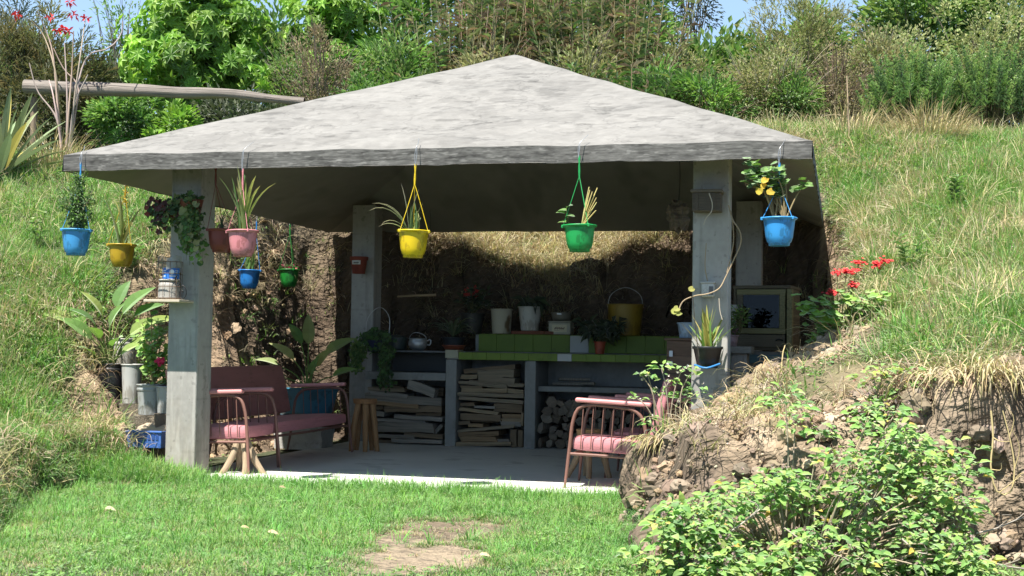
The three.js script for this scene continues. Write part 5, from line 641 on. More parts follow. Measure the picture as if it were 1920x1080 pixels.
for (const [px, hw, top, k] of [[480, 190, -60, 'beyond the first bright tree'], [760, 190, -110, 'beyond the lance leaved shrub'], [985, 190, -120, 'beyond the roof apex reeds'], [1160, 130, -110, 'beyond the pale cane reeds'], [1310, 120, 75, 'beyond the grey olive shrub'], [1520, 100, 20, 'beyond the fine leaved shrub'], [1740, 180, -110, 'beyond the pale shrubs'], [1900, 140, -100, 'at the picture edge beyond the pale shrub'], [1405, 120, 72, 'below the sky gap'], [45, 150, 70, 'beyond the dark feathery tree'], [215, 110, 105, 'below the sparse tree']])
  shrub('shrub', 'dark green shrub of the back row ' + k, 'shrub', px, 22.5, hw, top, { pal: 'mid', clumps: 110, per: 46, rad: 0.42, L: 0.17, Wd: 0.075, y0: 0, depth: 0.8, branches: 8, group: 'back row of shrubs on the hill' });
{ // plumed bush, dark blue green upright sprays
  for (const [px, Z, hw, top, n, lab] of [[1705, 16.7, 98, 82, 170, 'dark green bush of upright plumes behind the straw clump'], [1850, 16.9, 110, 75, 180, 'dark green bush of upright plumes at the picture edge']]) {
    const b = groundAt(px, Z), H = atZ(px, top, Z).y - b.y, W = hw / FOC * Z, t = thing('plume_bush', lab, 'shrub', b, 0), g = new G(), st = new G();
    for (let i = 0; i < n; i++) { const a = rr(0, 6.283), r = Math.sqrt(rnd()), x = Math.cos(a) * W * r, z = Math.sin(a) * 0.6 * r, h = H * rr(0.55, 1.02) * (1 - 0.35 * r * r), y = h * rr(0.25, 0.62), lean = V(x * 0.5 + gauss() * 0.22, 1, z * 0.3 + 0.1), L = h - y, p0 = V(x * 0.75, y, z), p1 = p0.clone().addScaledVector(lean, L); twigTube(st, [V(x * 0.3, -0.1, z * 0.3), V(x * 0.6, y * 0.6, z * 0.8), p0, p1], 0.008, 0.003, [0.1, 0.09, 0.05], 6, 3); const c = pick(PAL.rosemary), m = Math.round(70 * L / 0.5) + 25; for (let k = 0; k < m; k++) { const s = rnd(), q = p0.clone().lerp(p1, s), aa = rr(0, 6.283); leaf(g, q, V(Math.cos(aa) * 1.1, 0.75, Math.sin(aa) * 1.1).normalize(), V(0, 1, 0), 0.085 * (1.1 - 0.6 * s) * rr(0.7, 1.2), 0.016, vary(c, 0.25), 0.05); } }
    mesh('foliage', g.geo(), M.leaf, t); mesh('stems', st.geo(), M.twig, t);
  }
}
for (const [px, Z, hw, top, pal, lab] of [[540, 18.4, 60, 60, 'mid', 'mid green filler shrub between the first bright tree and the dry brown bush'], [905, 17.9, 80, 70, 'olive', 'olive shrub tangled into the reeds before the apex'], [1085, 17.9, 80, 60, 'olive', 'olive shrub tangled into the reeds past the apex'], [1225, 17.6, 70, 110, 'citrus', 'glossy green shrub at the middle of the sunny roof hip'], [1478, 17.7, 60, 120, 'mid', 'mid green shrub between the pale branched shrub and the dead brush'], [1640, 18.6, 70, 60, 'olive', 'olive shrub between the dead brush and the plumed bush']])
  shrub('shrub', lab, 'shrub', px, Z, hw, top, { pal, clumps: 50, per: 50, rad: 0.19, L: 0.075, Wd: 0.03, y0: 0, twigs: 70, twigCol: [0.3, 0.25, 0.18] });
// grey log laid on two stakes
{ const A = atZ(48, 164, 16.3), B = atZ(566, 188, 16.2), t = thing('log_rail', 'long grey weathered log laid level across the slope', 'log', A, 0); const r = (px, py) => atZ(px, py, 16.25).sub(A); mesh('log', log([r(46, 163), r(150, 167), r(262, 170), r(340, 174), r(430, 176), r(500, 184), r(570, 191)], 0.088, 0.05, 40, 10, 0.25), std({ map: woodTex, color: rgb(0.30, 0.27, 0.25), roughness: 1, bumpMap: woodTex, bumpScale: 0.02 }), t); for (const px of [60, 556]) { const q = r(px, px < 100 ? 172 : 196), gx = A.x + q.x; mesh('stake', log([V(q.x, q.y - 0.05, -0.02), V(q.x + 0.01, q.y - 0.5, -0.02), V(q.x, gy(gx, 16.27) - A.y - 0.1, -0.02)], 0.04, 0.045, 6, 7), M.bark, t); } }
srand(52);
{ // agave
  const b = groundAt(-8, 15.0), t = thing('agave', 'big grey green agave with yellow edged leaves at the picture edge', 'agave', b, 0); for (let i = 0; i < 36; i++) { const g = new G(), a = i * 2.4, yel = i % 7 === 2; strap(g, V(Math.cos(a) * 0.05, 0, Math.sin(a) * 0.05), a, rr(0.72, 1.08), rr(0.08, 0.12), 0.1 + 0.034 * i, rr(0.05, 0.4), yel ? [0.5, 0.44, 0.13] : vary([0.22, 0.28, 0.13], 0.25), yel ? [0.5, 0.42, 0.1] : null, 8); mesh('leaf', g.geo(), M.leafDry, t, yel ? 'yellowed leaf' : undefined); } }
{ // bare shrub with red bracts
  const b = groundAt(125, 15.9), t = thing('bare_shrub', 'bare grey shrub with red flowers at its twig ends', 'shrub', b, 0), st = new G(), f = new G(), R = (px, py) => atZ(px, py, 15.9 + rr(-0.15, 0.1)).sub(b), c = [0.36, 0.29, 0.24];
  for (const p of [[[122, 300], [112, 230], [105, 140], [75, 55], [48, 32]], [[124, 300], [128, 220], [135, 130], [138, 58]], [[118, 300], [108, 200], [98, 95], [88, 62], [70, 20]], [[130, 300], [138, 200], [150, 110], [160, 35]], [[124, 300], [126, 190], [121, 80]], [[126, 290], [142, 180], [165, 105], [205, 90], [228, 62], [230, 40]], [[120, 290], [105, 220], [70, 170], [55, 118]], [[128, 280], [140, 220], [146, 160], [120, 130], [100, 90]], [[124, 250], [100, 180], [92, 150]], [[130, 240], [140, 195], [165, 140]]]) { const pts = p.map((q) => R(...q)); pts[0].y = -0.1; twigTube(st, pts, 0.016, 0.006, vary(c, 0.15), 18, 5); }
  for (const [px, py] of [[30, 28], [95, 33], [108, 58], [130, 58], [136, 28], [160, 34], [118, 53], [131, 4]]) { const p = R(px, py); for (let k = 0; k < 12; k++) leaf(f, p.clone().add(V(gauss() * 0.03, gauss() * 0.015, gauss() * 0.03)), rdir(0), V(0, 1, 0), 0.075, 0.026, vary([0.6, 0.03, 0.03], 0.2), 0.2); }
  mesh('branches', st.geo(), M.twig, t); mesh('flowers', f.geo(), M.petal, t, 'red flowers'); }
function strawClump(label, b, n, len, spread, leanMax, cols, name = 'straw_clump') { const t = thing(name, label, 'dry grass', b, 0), g = new G(), hang = name === 'grass_fringe'; for (let i = 0; i < n; i++) { const a = hang ? rr(0.3, 2.8) : rr(0, 6.283), r = spread * Math.sqrt(rnd()); strap(g, V(Math.cos(a) * r * (hang ? 1.6 : 1), -0.02, Math.sin(a) * r * 0.6), a + gauss() * 0.6, rr(len[0], len[1]), rr(0.005, 0.009), hang ? rr(0.9, 1.7) : rr(0.05, leanMax), hang ? rr(0.9, 1.8) : rr(0.2, 1.5), vary(pick(cols), 0.15), null, 5); } mesh('blades', g.geo(), M.leafDry, t); return t; }
const STRAW = [[0.56, 0.46, 0.26], [0.48, 0.38, 0.2], [0.4, 0.33, 0.17], [0.34, 0.32, 0.12]];
strawClump('big straw coloured grass clump at the foot of the plumed bush', groundAt(1740, 15.4), 420, [0.25, 0.6], 0.42, 0.9, STRAW);
strawClump('straw coloured grass clump near the roof corner under the dead brush', groundAt(1590, 15.6), 120, [0.3, 0.6], 0.4, 0.6, STRAW);
strawClump('dry grass tuft at the foot of the bare red flowered shrub', groundAt(95, 15.5), 160, [0.25, 0.6], 0.3, 0.6, STRAW);
{ const b = groundAt(1592, 15.3), t = thing('dead_stalk', 'single tall bare stalk standing by the straw clumps', 'stalk', b, 0), st = new G(); const h = atZ(1588, 142, 15.3).y - b.y; twigTube(st, [V(0, -0.05, 0), V(-0.02, h * 0.5, 0), V(-0.035, h, 0)], 0.011, 0.007, [0.4, 0.3, 0.2], 8, 5); mesh('stem', st.geo(), M.twig, t); }

// ---------------------------------------------------------------- potted plants on the ground and in the shade
function leafyPlant(name, label, cat, pos, stems, o) { // stems: [dx, dy, dz] of each big leaf's tip of stalk
  const t = thing(name, label, cat, pos, 0), g = new G(), st = new G(); for (const [x, y, z, L, a] of stems) { const e = V(x, y, z), m = V(x * 0.35, y * 0.6, z * 0.35); twigTube(st, [V(x * 0.08, 0, z * 0.08), m, e], 0.008, 0.005, o.stalk ?? [0.16, 0.24, 0.06], 8, 5); const d = V(x * 1.6 + (a ?? 0), 0.25, z * 1.2 + 0.02).normalize(); bigLeaf(g, e, d, V(rr(-0.3, 0.3), 0.8, rr(0.4, 1)).normalize(), L, L * (o.ratio ?? 0.42), vary(pick(o.cols), 0.15), o.droop ?? 0.35); }
  mesh('stalks', st.geo(), M.twig, t); mesh('leaves', g.geo(), M.leaf, t); return t; }
srand(53);
{ const p = pixW(205, 700, 1.5).v; leafyPlant('calla_plant', 'large leaved green plant growing from the black bucket', 'potted plant', p, [[-0.2, 0.42, 0.05, 0.3], [0.12, 0.52, 0.05, 0.34], [0.2, 0.34, 0.1, 0.3], [-0.12, 0.3, 0.15, 0.3], [0.02, 0.58, -0.1, 0.3], [-0.26, 0.3, 0, 0.24], [0.22, 0.24, 0.14, 0.28], [0.05, 0.38, 0.18, 0.3], [-0.05, 0.5, 0.1, 0.26], [0.3, 0.42, -0.05, 0.26], [-0.14, 0.18, 0.18, 0.22], [-0.3, 0.44, 0.1, 0.28], [0.28, 0.3, 0.2, 0.28], [-0.02, 0.3, 0.25, 0.26], [0.16, 0.16, 0.22, 0.24], [-0.22, 0.2, 0.2, 0.24], [-0.08, 0.42, 0.2, 0.26], [0.1, 0.24, 0.26, 0.24], [-0.34, 0.34, -0.05, 0.24], [0.22, 0.5, 0.05, 0.26], [-0.06, 0.16, 0.26, 0.2]], { cols: [[0.16, 0.32, 0.045], [0.12, 0.26, 0.04], [0.3, 0.4, 0.08]] }); }
{ const p = pixW(288, 720, 1.05).v, t = thing('geranium', 'leafy red flowered geranium in the grey lipped bucket', 'potted plant', p, 0), g = new G(), st = new G(), f = new G();
  const S = [[-0.1, 0.5], [0.0, 0.58], [0.08, 0.5], [0.12, 0.36], [-0.08, 0.32], [0.17, 0.1], [0.22, -0.05], [0.02, 0.42], [-0.14, 0.42], [0.1, 0.62], [-0.02, 0.2], [0.14, 0.24]]; for (const [x, y] of S) { const z = rr(-0.05, 0.14), pts = [V(0, 0, 0), V(x * 0.5, y * 0.45 + 0.05, z * 0.6), V(x, y, z)]; twigTube(st, pts, 0.006, 0.003, [0.22, 0.2, 0.08], 8, 4); const c = curve(pts); for (let k = 0; k < 22; k++) roundLeaf(g, c.getPoint(rr(0.25, 1)).add(V(gauss() * 0.045, gauss() * 0.035, gauss() * 0.045)), V(rr(-0.6, 0.6), 0.9, rr(0, 0.9)).normalize(), rr(0.016, 0.034), vary(pick(PAL.bright), 0.2)); }
  for (const [x, y, n] of [[0.085, 0.2, 16], [0.11, 0.185, 10], [0.19, 0.01, 9]]) for (let k = 0; k < n; k++) roundLeaf(f, V(x + gauss() * 0.022, y + gauss() * 0.02, 0.17 + gauss() * 0.02), V(rr(-0.5, 0.5), 0.5, 1).normalize(), 0.015, vary([0.68, 0.02, 0.1], 0.2)); mesh('stems', st.geo(), M.twig, t); mesh('foliage', g.geo(), M.leaf, t); mesh('flowers', f.geo(), M.petal, t, 'crimson flowers'); }
{ const p = P(0.5, 3.7, 0.53); leafyPlant('calla_plant', 'broad leaved plant in the blue tub behind the sofa', 'potted plant', p, [[0.0, 0.5, 0, 0.3], [0.18, 0.4, 0, 0.32], [-0.14, 0.34, 0.05, 0.28], [0.1, 0.28, 0.12, 0.24], [0.26, 0.18, 0.05, 0.24], [-0.22, 0.16, 0.1, 0.26], [0.05, 0.2, 0.15, 0.2], [-0.08, 0.5, -0.05, 0.26], [-0.3, 0.28, 0.0, 0.24]], { cols: [[0.2, 0.34, 0.07], [0.13, 0.27, 0.05], [0.34, 0.4, 0.12]] }); }
function bushy(name, label, cat, pos, n, W, H, L, Wd, cols, up = 0.4, droop = 0.25) { const t = thing(name, label, cat, pos, 0), g = new G(), st = new G(); for (let i = 0; i < n; i++) { const a = rr(0, 6.283), r = W * Math.sqrt(rnd()), e = V(Math.cos(a) * r, H * rr(0.35, 1), Math.sin(a) * r); twigTube(st, [V(0, -0.02, 0), e.clone().multiplyScalar(0.55).add(V(0, H * 0.1, 0)), e], 0.004, 0.0018, [0.14, 0.14, 0.06], 5, 4); for (let k = 0; k < 8; k++) leaf(g, e.clone().multiplyScalar(rr(0.55, 1)).add(V(gauss() * 0.03, gauss() * 0.03, gauss() * 0.03)), V(rr(-1, 1), up + rr(-0.5, 0.5), rr(-1, 1)).normalize(), V(0, 1, 0.3), L * rr(0.7, 1.3), Wd * rr(0.7, 1.2), vary(pick(cols), 0.2), droop); } mesh('stems', st.geo(), M.twig, t); mesh('foliage', g.geo(), M.leaf, t); return t; }
{ const p = P(pixW(885, 600, 5.14).u, 5.14, 1.36); const t = bushy('flowering_plant', 'dark plant with dull red flowers in the shade above the counter', 'potted plant', p, 20, 0.2, 0.3, 0.1, 0.04, PAL.dark); const f = new G(); for (let k = 0; k < 22; k++) roundLeaf(f, V(rr(-0.08, 0.06), rr(0.19, 0.3), rr(0.05, 0.14)), rdir(0.4), 0.028, vary([0.5, 0.06, 0.04])); mesh('flowers', f.geo(), M.petal, t, 'dull red flowers'); }
{ const p = P(pixW(850, 620, 5.0).u, 5.0, 1.12), t = thing('bromeliad', 'drooping strap leaved plant in the shade over the cream corner block', 'potted plant', p, 0), g = new G(); for (let i = 0; i < 44; i++) strap(g, V(0, 0, 0), rr(0, 6.283), rr(0.22, 0.4), 0.03, rr(0.2, 0.9), rr(0.8, 2), vary(pick([[0.16, 0.2, 0.09], [0.1, 0.15, 0.06]])), null, 6); mesh('leaves', g.geo(), M.leaf, t); }
bushy('potted_plant', 'dark leafy plant spreading over the white tile of the counter', 'potted plant', P(pixW(1130, 640, 4.78).u, 4.78, 1.08), 26, 0.24, 0.22, 0.12, 0.06, PAL.dark, 0.2, 0.4);
bushy('potted_plant', 'dark green plant behind the mound side post near the glazed cabinet', 'potted plant', P(pixW(1385, 590, 3.1).u, 3.05, 1.16), 22, 0.14, 0.26, 0.05, 0.022, PAL.mid);
bushy('potted_plant', 'small plant with pinkish flowers in the pale pot on the stand', 'potted plant', P(4.75, 3.0, 1.15), 6, 0.06, 0.08, 0.04, 0.018, [[0.3, 0.12, 0.18], GR.mid]);
bushy('potted_plant', 'dark foliage in the tall white pot on the brick', 'potted plant', P(pixW(993, 600, 5.15).u, 5.15, 1.44), 8, 0.12, 0.12, 0.13, 0.06, PAL.dark, -0.1, 0.5);
// ---------------------------------------------------------------- hanging roots and dry grass along the cut edges
srand(61);
{ const S = [], g = [0, 1, 2].map(() => { const b = new G(); for (let i = 0; i < 9; i++) { const a = rr(0, 6.283), L = rr(0.12, 0.34); strap(b, V(rr(-0.06, 0.06), 0, rr(-0.06, 0.06)), a, L, rr(0.0035, 0.006), rr(0.5, 1.2), rr(1.2, 2.2), vary([1, 1, 1], 0.15), null, 5); } return b.geo(); });
  for (let i = 0; i + 1 < TOE.length; i++) { const [ax, az] = TOE[i], [bx, bz] = TOE[i + 1]; if (az < 6.5 || bz < 6.5 && i > 24) { if (!(ax > 0 && az >= 7)) continue; } const L = Math.hypot(bx - ax, bz - az), nx = -(bz - az) / L, nz = (bx - ax) / L, n = Math.round(L * (az > 14 ? 120 : ax > 2.0 && az < 8 ? 70 : ax > 0.75 && az < 8 ? 26 : ax < -1.9 && az > 11 ? 60 : az > 9 && ax > 0.6 ? 24 : 34)); for (let k = 0; k < n; k++) { const t = rnd(), off = ax < -1.9 && az > 11 ? rr(0.5, 0.95) : ax > 0.6 && az < 10 ? rr(0.3, 1.0) : rr(0.12, 0.6), sx = mix(ax, bx, t), sz = mix(az, bz, t); let x = sx + nx * off, z = sz + nz * off; if (toeDist(x, z) < 0) { x = sx - nx * off; z = sz - nz * off; } const h = gy(x, z); if (Math.abs(x) > 0.5 * z) continue; S.push([x, h + 0.01, z, rr(0.6, 1.3), vary(pick([[0.5, 0.41, 0.24], [0.42, 0.33, 0.2], [0.3, 0.22, 0.14], [0.36, 0.33, 0.13]]), 0.2), 0.3]); } }
  scatter('hanging_dry_grass', 'dry grass and roots hanging over the cut earth edges', 'dry grass', g, S, M.leafDry); }
{ // stones and clods at the foot of the banks
  const forms = [0, 1, 2].map((s) => { const g = new THREE.IcosahedronGeometry(1, 1), pa = g.attributes.position; for (let i = 0; i < pa.count; i++) { const x = pa.getX(i), y = pa.getY(i), z = pa.getZ(i), k = 1 + 0.5 * noise(x * 1.5 + s * 9, y * 1.5, z * 1.5); pa.setXYZ(i, x * k, y * k * 0.7, z * k); } g.computeVertexNormals(); return g; }), S = [];
  for (let k = 0; k < 14000; k++) { const right = rnd() < 0.7, x = right ? rr(0.6, 3.2) : rr(-3.2, -1.8), z = right ? rr(7.2, 9.8) : rr(11, 15), [h, d] = ground(x, z); if (d < 0.03 || d > 0.85) continue; S.push([x + rr(-0.04, 0.04), h + rr(-0.02, 0.03), z, rr(0.003, 0.011) * (rnd() < 0.04 ? 2.6 : 1), vary(pick(x > 2.25 || x < 1.15 ? [[0.2, 0.15, 0.1], [0.26, 0.2, 0.14]] : [[0.35, 0.27, 0.185], [0.22, 0.165, 0.115], [0.42, 0.34, 0.245]]), 0.2), 1]); }
  const R = []; for (let k = 0; k < 3000; k++) { const right = rnd() < 0.75, x = right ? rr(0.6, 3.2) : rr(-3.1, -1.9), z = right ? rr(7.2, 9.8) : rr(11, 15), [h, d] = ground(x, z); if (d < 0.03 || d > (right ? 0.7 : 0.85) || noise(x * 3, h * 3, z * 3) < -0.05) continue; R.push([x + rr(-0.05, 0.05), h - 0.012, z + rr(-0.05, 0.05), rr(0.02, 0.05) * (rnd() < 0.12 ? 1.6 : 1), vary(pick(x > 2.25 ? [[0.22, 0.17, 0.12], [0.3, 0.235, 0.165]] : x < 0 ? [[0.25, 0.18, 0.12], [0.17, 0.12, 0.082], [0.32, 0.235, 0.155]] : x < 1.15 ? [[0.2, 0.15, 0.105], [0.13, 0.097, 0.07], [0.26, 0.2, 0.14]] : [[0.3, 0.23, 0.16], [0.37, 0.29, 0.2], [0.2, 0.15, 0.105]]), 0.2), 1]); }
  const rough = [0, 1, 2, 3].map((s) => { const g = new THREE.IcosahedronGeometry(1, 2), pa = g.attributes.position; for (let i = 0; i < pa.count; i++) { const x = pa.getX(i), y = pa.getY(i), z = pa.getZ(i), k = 1 + 0.9 * fbm(x * 1.3 + s * 9, y * 1.3, z * 1.3, 4); pa.setXYZ(i, x * k * 1.2, y * k * 0.7, z * k); } g.deleteAttribute('normal'); g.deleteAttribute('uv'); return g; });
  scatter('rock_chunks', 'rough chunks of rock and hard earth bedded in the cut banks', 'rocks', rough, R, std({ roughness: 1 }));
  scatter('soil_clods', 'small clods and stones lodged in the cut earth', 'clods', forms, S, std({ roughness: 1 })); }
{ // rounded dark boulder at the lawn end of the mound
  const c = V(1.0, 0.3, -8.72), t = thing('boulder', 'rounded dark boulder at the lawn end of the earth mound', 'boulder', V(c.x, -0.1, c.z), 0), g = new THREE.IcosahedronGeometry(1, 24), pa = g.attributes.position, col = []; for (let i = 0; i < pa.count; i++) { const x = pa.getX(i), y = pa.getY(i), z = pa.getZ(i), k = 1 + 0.22 * fbm(x * 1.2, y * 1.2, z * 1.2, 3) + 0.10 * fbm(x * 5, y * 5, z * 5, 4); pa.setXYZ(i, x * k * 0.28, 0.27 + y * k * 0.32, z * k * 0.33); const q = clamp(0.5 + 1.6 * fbm(x * 2, y * 2, z * 2, 4)); col.push(...mix3([0.085, 0.062, 0.045], [0.25, 0.19, 0.13], q)); } g.setAttribute('color', new THREE.Float32BufferAttribute(col, 3)); g.computeVertexNormals(); const u = g.attributes.uv; for (let i = 0; i < u.count; i++) u.setXY(i, pa.getX(i) * 0.8 + pa.getZ(i) * 0.4, pa.getY(i) * 0.8 + pa.getZ(i) * 0.3); mesh('rock', g, M.rock, t); }

{ // clover and small broad leaved weeds in the turf
  const forms = [0, 1, 2].map(() => { const g = new G(); for (let i = 0; i < 9; i++) roundLeaf(g, V(rr(-0.06, 0.06), rr(0.012, 0.035), rr(-0.06, 0.06)), V(rr(-0.4, 0.4), 1, rr(-0.4, 0.4)).normalize(), rr(0.008, 0.016), vary([1, 1, 1], 0.15)); return g.geo(); }), S = [];
  for (let k = 0; k < 9000; k++) { const x = rr(-3.4, 4.2), z = rr(6.6, 13), [h, d] = ground(x, z); if (Math.abs(x) > z * 0.4 || noise(x * 1.9, z * 1.9, 71) + 0.5 * (rnd() - 0.5) < 0.34 || bare(x, z) > 0) continue; const [u, w] = toUW(x, -z); if (u > 0.3 && u < 5.6 && w > 0.5 && w < 5.5 || (d > 0 && d < 0.8)) continue; S.push([x, h + (d > 0 ? 0.03 : 0.0), z, rr(0.6, 1.0), vary(pick([[0.15, 0.32, 0.055], [0.2, 0.38, 0.065], [0.12, 0.26, 0.05]]), 0.2), 0.3]); }
  scatter('clover', 'patches of clover and small broad leaved weeds in the grass', 'clover', forms, S, M.leaf); }
// ---------------------------------------------------------------- leafy bush in front of the mound
srand(62);
const BUSH = [[0.17, 0.35, 0.06], [0.22, 0.42, 0.075], [0.12, 0.27, 0.05], [0.28, 0.46, 0.085], [0.36, 0.48, 0.11]];
function brambles(name, label, cat, root, list, o) { // list: [x, y, z, r, n] leaf clouds relative to root, each on its own branch
  const t = thing(name, label, cat, root, 0), g = new G(), st = new G(), f = new G();
  for (const [x, y, z, r, n] of list) { const e = V(x, y, z), s = V(x * 0.3 + rr(-0.05, 0.05), -0.03, z * 0.3), pts = [s, s.clone().lerp(e, 0.55).add(V(rr(-0.04, 0.04), 0.08, 0.04)), e]; twigTube(st, pts, 0.007, 0.003, vary(o.bark ?? [0.3, 0.25, 0.18], 0.2), 8, 4);
    for (let k = 0; k < n; k++) { const q = rdir(0.1), c = e.clone().add(V(q.x * r * 1.25, q.y * r * 0.85, q.z * r).multiplyScalar(Math.pow(rnd(), 0.45))), L = rr(o.L[0], o.L[1]), d = V(q.x + rr(-0.6, 0.6), rr(-0.35, 0.35), q.z + rr(-0.3, 0.8)).normalize(), dry = rnd() < (o.yellow ?? 0.03); bigLeafLite(g, c, d, V(rr(-0.4, 0.4), 1, rr(0.1, 0.9)).normalize(), L, L * rr(0.5, 0.68), vary(dry ? [0.55, 0.42, 0.05] : pick(o.cols), 0.22)); }
    for (let k = 0; k < n * (o.fl ?? 0); k++) { const q = rdir(0.2), c = e.clone().addScaledVector(q, r); for (let j = 0; j < 5; j++) roundLeaf(f, c.clone().add(V(gauss() * 0.008, gauss() * 0.008, gauss() * 0.008)), rdir(0.4), 0.007, vary(o.flCol ?? [0.3, 0.22, 0.18], 0.25)); } }
  mesh('branches', st.geo(), M.twig, t); mesh('leaves', g.geo(), M.leaf, t); if (f.p.length) mesh('flower_heads', f.geo(), M.petal, t); return t; }
function bigLeafLite(g, b, d, n, L, W, col) { const s = V().crossVectors(d, n).normalize(), up = V().crossVectors(s, d).normalize(), at = (t, w, e) => b.clone().addScaledVector(d, L * t).addScaledVector(s, w * W).addScaledVector(up, e * L); const m1 = at(0.35, 0, 0.0), m2 = at(0.7, 0, -0.04), e = at(1, 0, -0.2), a1 = at(0.3, 0.5, 0.1), a2 = at(0.68, 0.36, 0.03), b1 = at(0.3, -0.5, 0.1), b2 = at(0.68, -0.36, 0.03); g.tri(b, a1, m1, col); g.quad(m1, a1, a2, m2, col); g.tri(m2, a2, e, col); g.tri(b, m1, b1, col); g.quad(m1, m2, b2, b1, col); g.tri(m2, e, b2, col); }
{ const root = V(1.5, -0.12, -7.22), L = []; for (let i = 0; i < 165; i++) { const px = 1255 + 580 * rnd(), hump = 765 + 85 * Math.abs((px - 1600) / 300) ** 1.6 + (px < 1380 ? 50 : 0) + 110 * noise(px * 0.017, 3.3), py = mix(hump, 1095, Math.pow(rnd(), 0.75)), Z = mix(7.2, 6.75, sstep(820, 1090, py)) + rr(-0.3, 0.3), p = atZ(px, py, Z), r = rr(0.04, 0.125); L.push([p.x - root.x, p.y - root.y, p.z - root.z, r, Math.round(r * 430 * rr(0.6, 1.2))]); }
  brambles('bush', 'large leafy green bush growing before the cut earth mound', 'bush', root, L, { cols: BUSH, L: [0.028, 0.068], yellow: 0.02, fl: 0.16 }); }
{ const list = (Z, arr) => arr.map(([px, py, r, n, dz]) => [atZ(px, py, Z + (dz || 0)), r, n]), mk = (name, label, px, py, Z, arr, o) => { const c = atZ(px, py, Z), root = V(c.x, gy(c.x, Z), -Z); brambles(name, label, 'plant', root, list(Z, arr).map(([p, r, n]) => [p.x - root.x, p.y - root.y, p.z - root.z, r, n]), { cols: BUSH, L: [0.04, 0.075], ...o }); };
  mk('leafy_plant', 'yellow green plant with pinkish heads climbing the bare earth to the grassy edge', 1650, 830, 7.75, [[1630, 715, 0.08, 34], [1690, 725, 0.08, 34], [1640, 765, 0.09, 40], [1670, 800, 0.1, 50], [1610, 790, 0.06, 22], [1720, 770, 0.07, 26], [1690, 830, 0.1, 46], [1640, 840, 0.09, 40], [1740, 830, 0.08, 28], [1700, 695, 0.06, 18], [1735, 720, 0.06, 20], [1655, 690, 0.05, 14]], { cols: [[0.24, 0.4, 0.06], [0.34, 0.46, 0.08], [0.18, 0.33, 0.06]], L: [0.035, 0.07], fl: 0.25, flCol: [0.45, 0.25, 0.2], yellow: 0.06 });
  mk('leafy_plant', 'dark green leafy plant on the face of the mound beside the boulder', 1340, 900, 8.0, [[1330, 800, 0.07, 26], [1365, 835, 0.08, 34], [1390, 870, 0.09, 40], [1340, 860, 0.08, 34], [1380, 800, 0.06, 20], [1310, 835, 0.06, 18], [1350, 900, 0.08, 30]], { cols: [[0.1, 0.24, 0.05], [0.14, 0.31, 0.06], [0.2, 0.36, 0.08]] });
  mk('leafy_plant', 'thin stemmed leafy plant reaching up before the pink armchair back', 1255, 775, 8.85, [[1215, 705, 0.04, 12], [1240, 690, 0.05, 14], [1255, 715, 0.05, 16], [1200, 700, 0.025, 7], [1232, 735, 0.04, 12], [1275, 745, 0.06, 20], [1295, 700, 0.05, 12], [1310, 735, 0.06, 18], [1215, 790, 0.05, 14], [1205, 830, 0.04, 12], [1280, 690, 0.04, 9], [1190, 745, 0.04, 9]], { cols: BUSH, L: [0.03, 0.06], fl: 0.12, flCol: [0.6, 0.56, 0.5] });
  mk('leafy_plant', 'yellow leaved plant at the foot of the mound by the lawn', 1260, 1000, 7.35, [[1255, 960, 0.05, 16], [1275, 945, 0.05, 14], [1300, 985, 0.06, 22], [1240, 985, 0.04, 10], [1320, 970, 0.05, 14]], { cols: [[0.36, 0.42, 0.09], [0.48, 0.45, 0.1], [0.2, 0.36, 0.08]], yellow: 0.15 });
  mk('leafy_plant', 'small leafy plant at the corner where lawn and mound meet', 1200, 1060, 7.05, [[1190, 1045, 0.06, 20], [1230, 1055, 0.07, 26], [1270, 1060, 0.08, 30], [1180, 1080, 0.06, 18], [1220, 1085, 0.07, 26], [1310, 1070, 0.08, 34]], { cols: BUSH });
  mk('leafy_plant', 'leafy shoots at the far end of the bush before the dark earth', 1760, 960, 7.3, [[1790, 860, 0.06, 20], [1740, 870, 0.07, 26], [1800, 900, 0.06, 18], [1770, 930, 0.08, 30], [1810, 960, 0.07, 24], [1790, 1010, 0.09, 34], [1800, 1060, 0.09, 34], [1830, 840, 0.03, 6]], { cols: BUSH, fl: 0.1 });
}
function cane(label, Z, pts, r, col, name = 'dead_cane') { const b = atZ(...pts[0], Z), t = thing(name, label, 'cane', b, 0), st = new G(); const q = pts.map(([x, y, z]) => atZ(x, y, Z + (z || 0)).sub(b)); twigTube(st, q, r, r * 0.6, col, 20, 5); for (let i = 1; i < q.length - 1; i++) twigTube(st, [q[i], q[i].clone().lerp(q[i + 1], 0.4).add(V(0.03, 0.05, 0.02)), q[i].clone().lerp(q[i + 1], 0.5).add(V(rr(-0.06, 0.1), rr(0.04, 0.14), 0.03))], r * 0.5, r * 0.25, col, 6, 4); mesh('stem', st.geo(), M.twig, t); }
cane('pale dead cane rising from the bush foot toward the boulder', 6.75, [[1270, 1085], [1310, 1045], [1345, 1015], [1400, 975], [1425, 955]], 0.006, [0.45, 0.4, 0.34]);
cane('pale dead cane slanting down through the middle of the bush', 6.72, [[1470, 990], [1530, 1030], [1590, 1050], [1615, 1085]], 0.005, [0.4, 0.34, 0.28]);
cane('pale dead cane at the far end of the bush', 6.75, [[1690, 1010], [1715, 1035], [1740, 1085]], 0.006, [0.5, 0.45, 0.4]);
cane('thorny grey cane reaching out over the dark earth', 7.0, [[1830, 1000], [1870, 990], [1905, 975], [1935, 965]], 0.005, [0.34, 0.3, 0.26]);
cane('lower thorny grey cane lying before the dark earth', 6.95, [[1835, 1045], [1880, 1060], [1935, 1068]], 0.005, [0.34, 0.3, 0.26]);
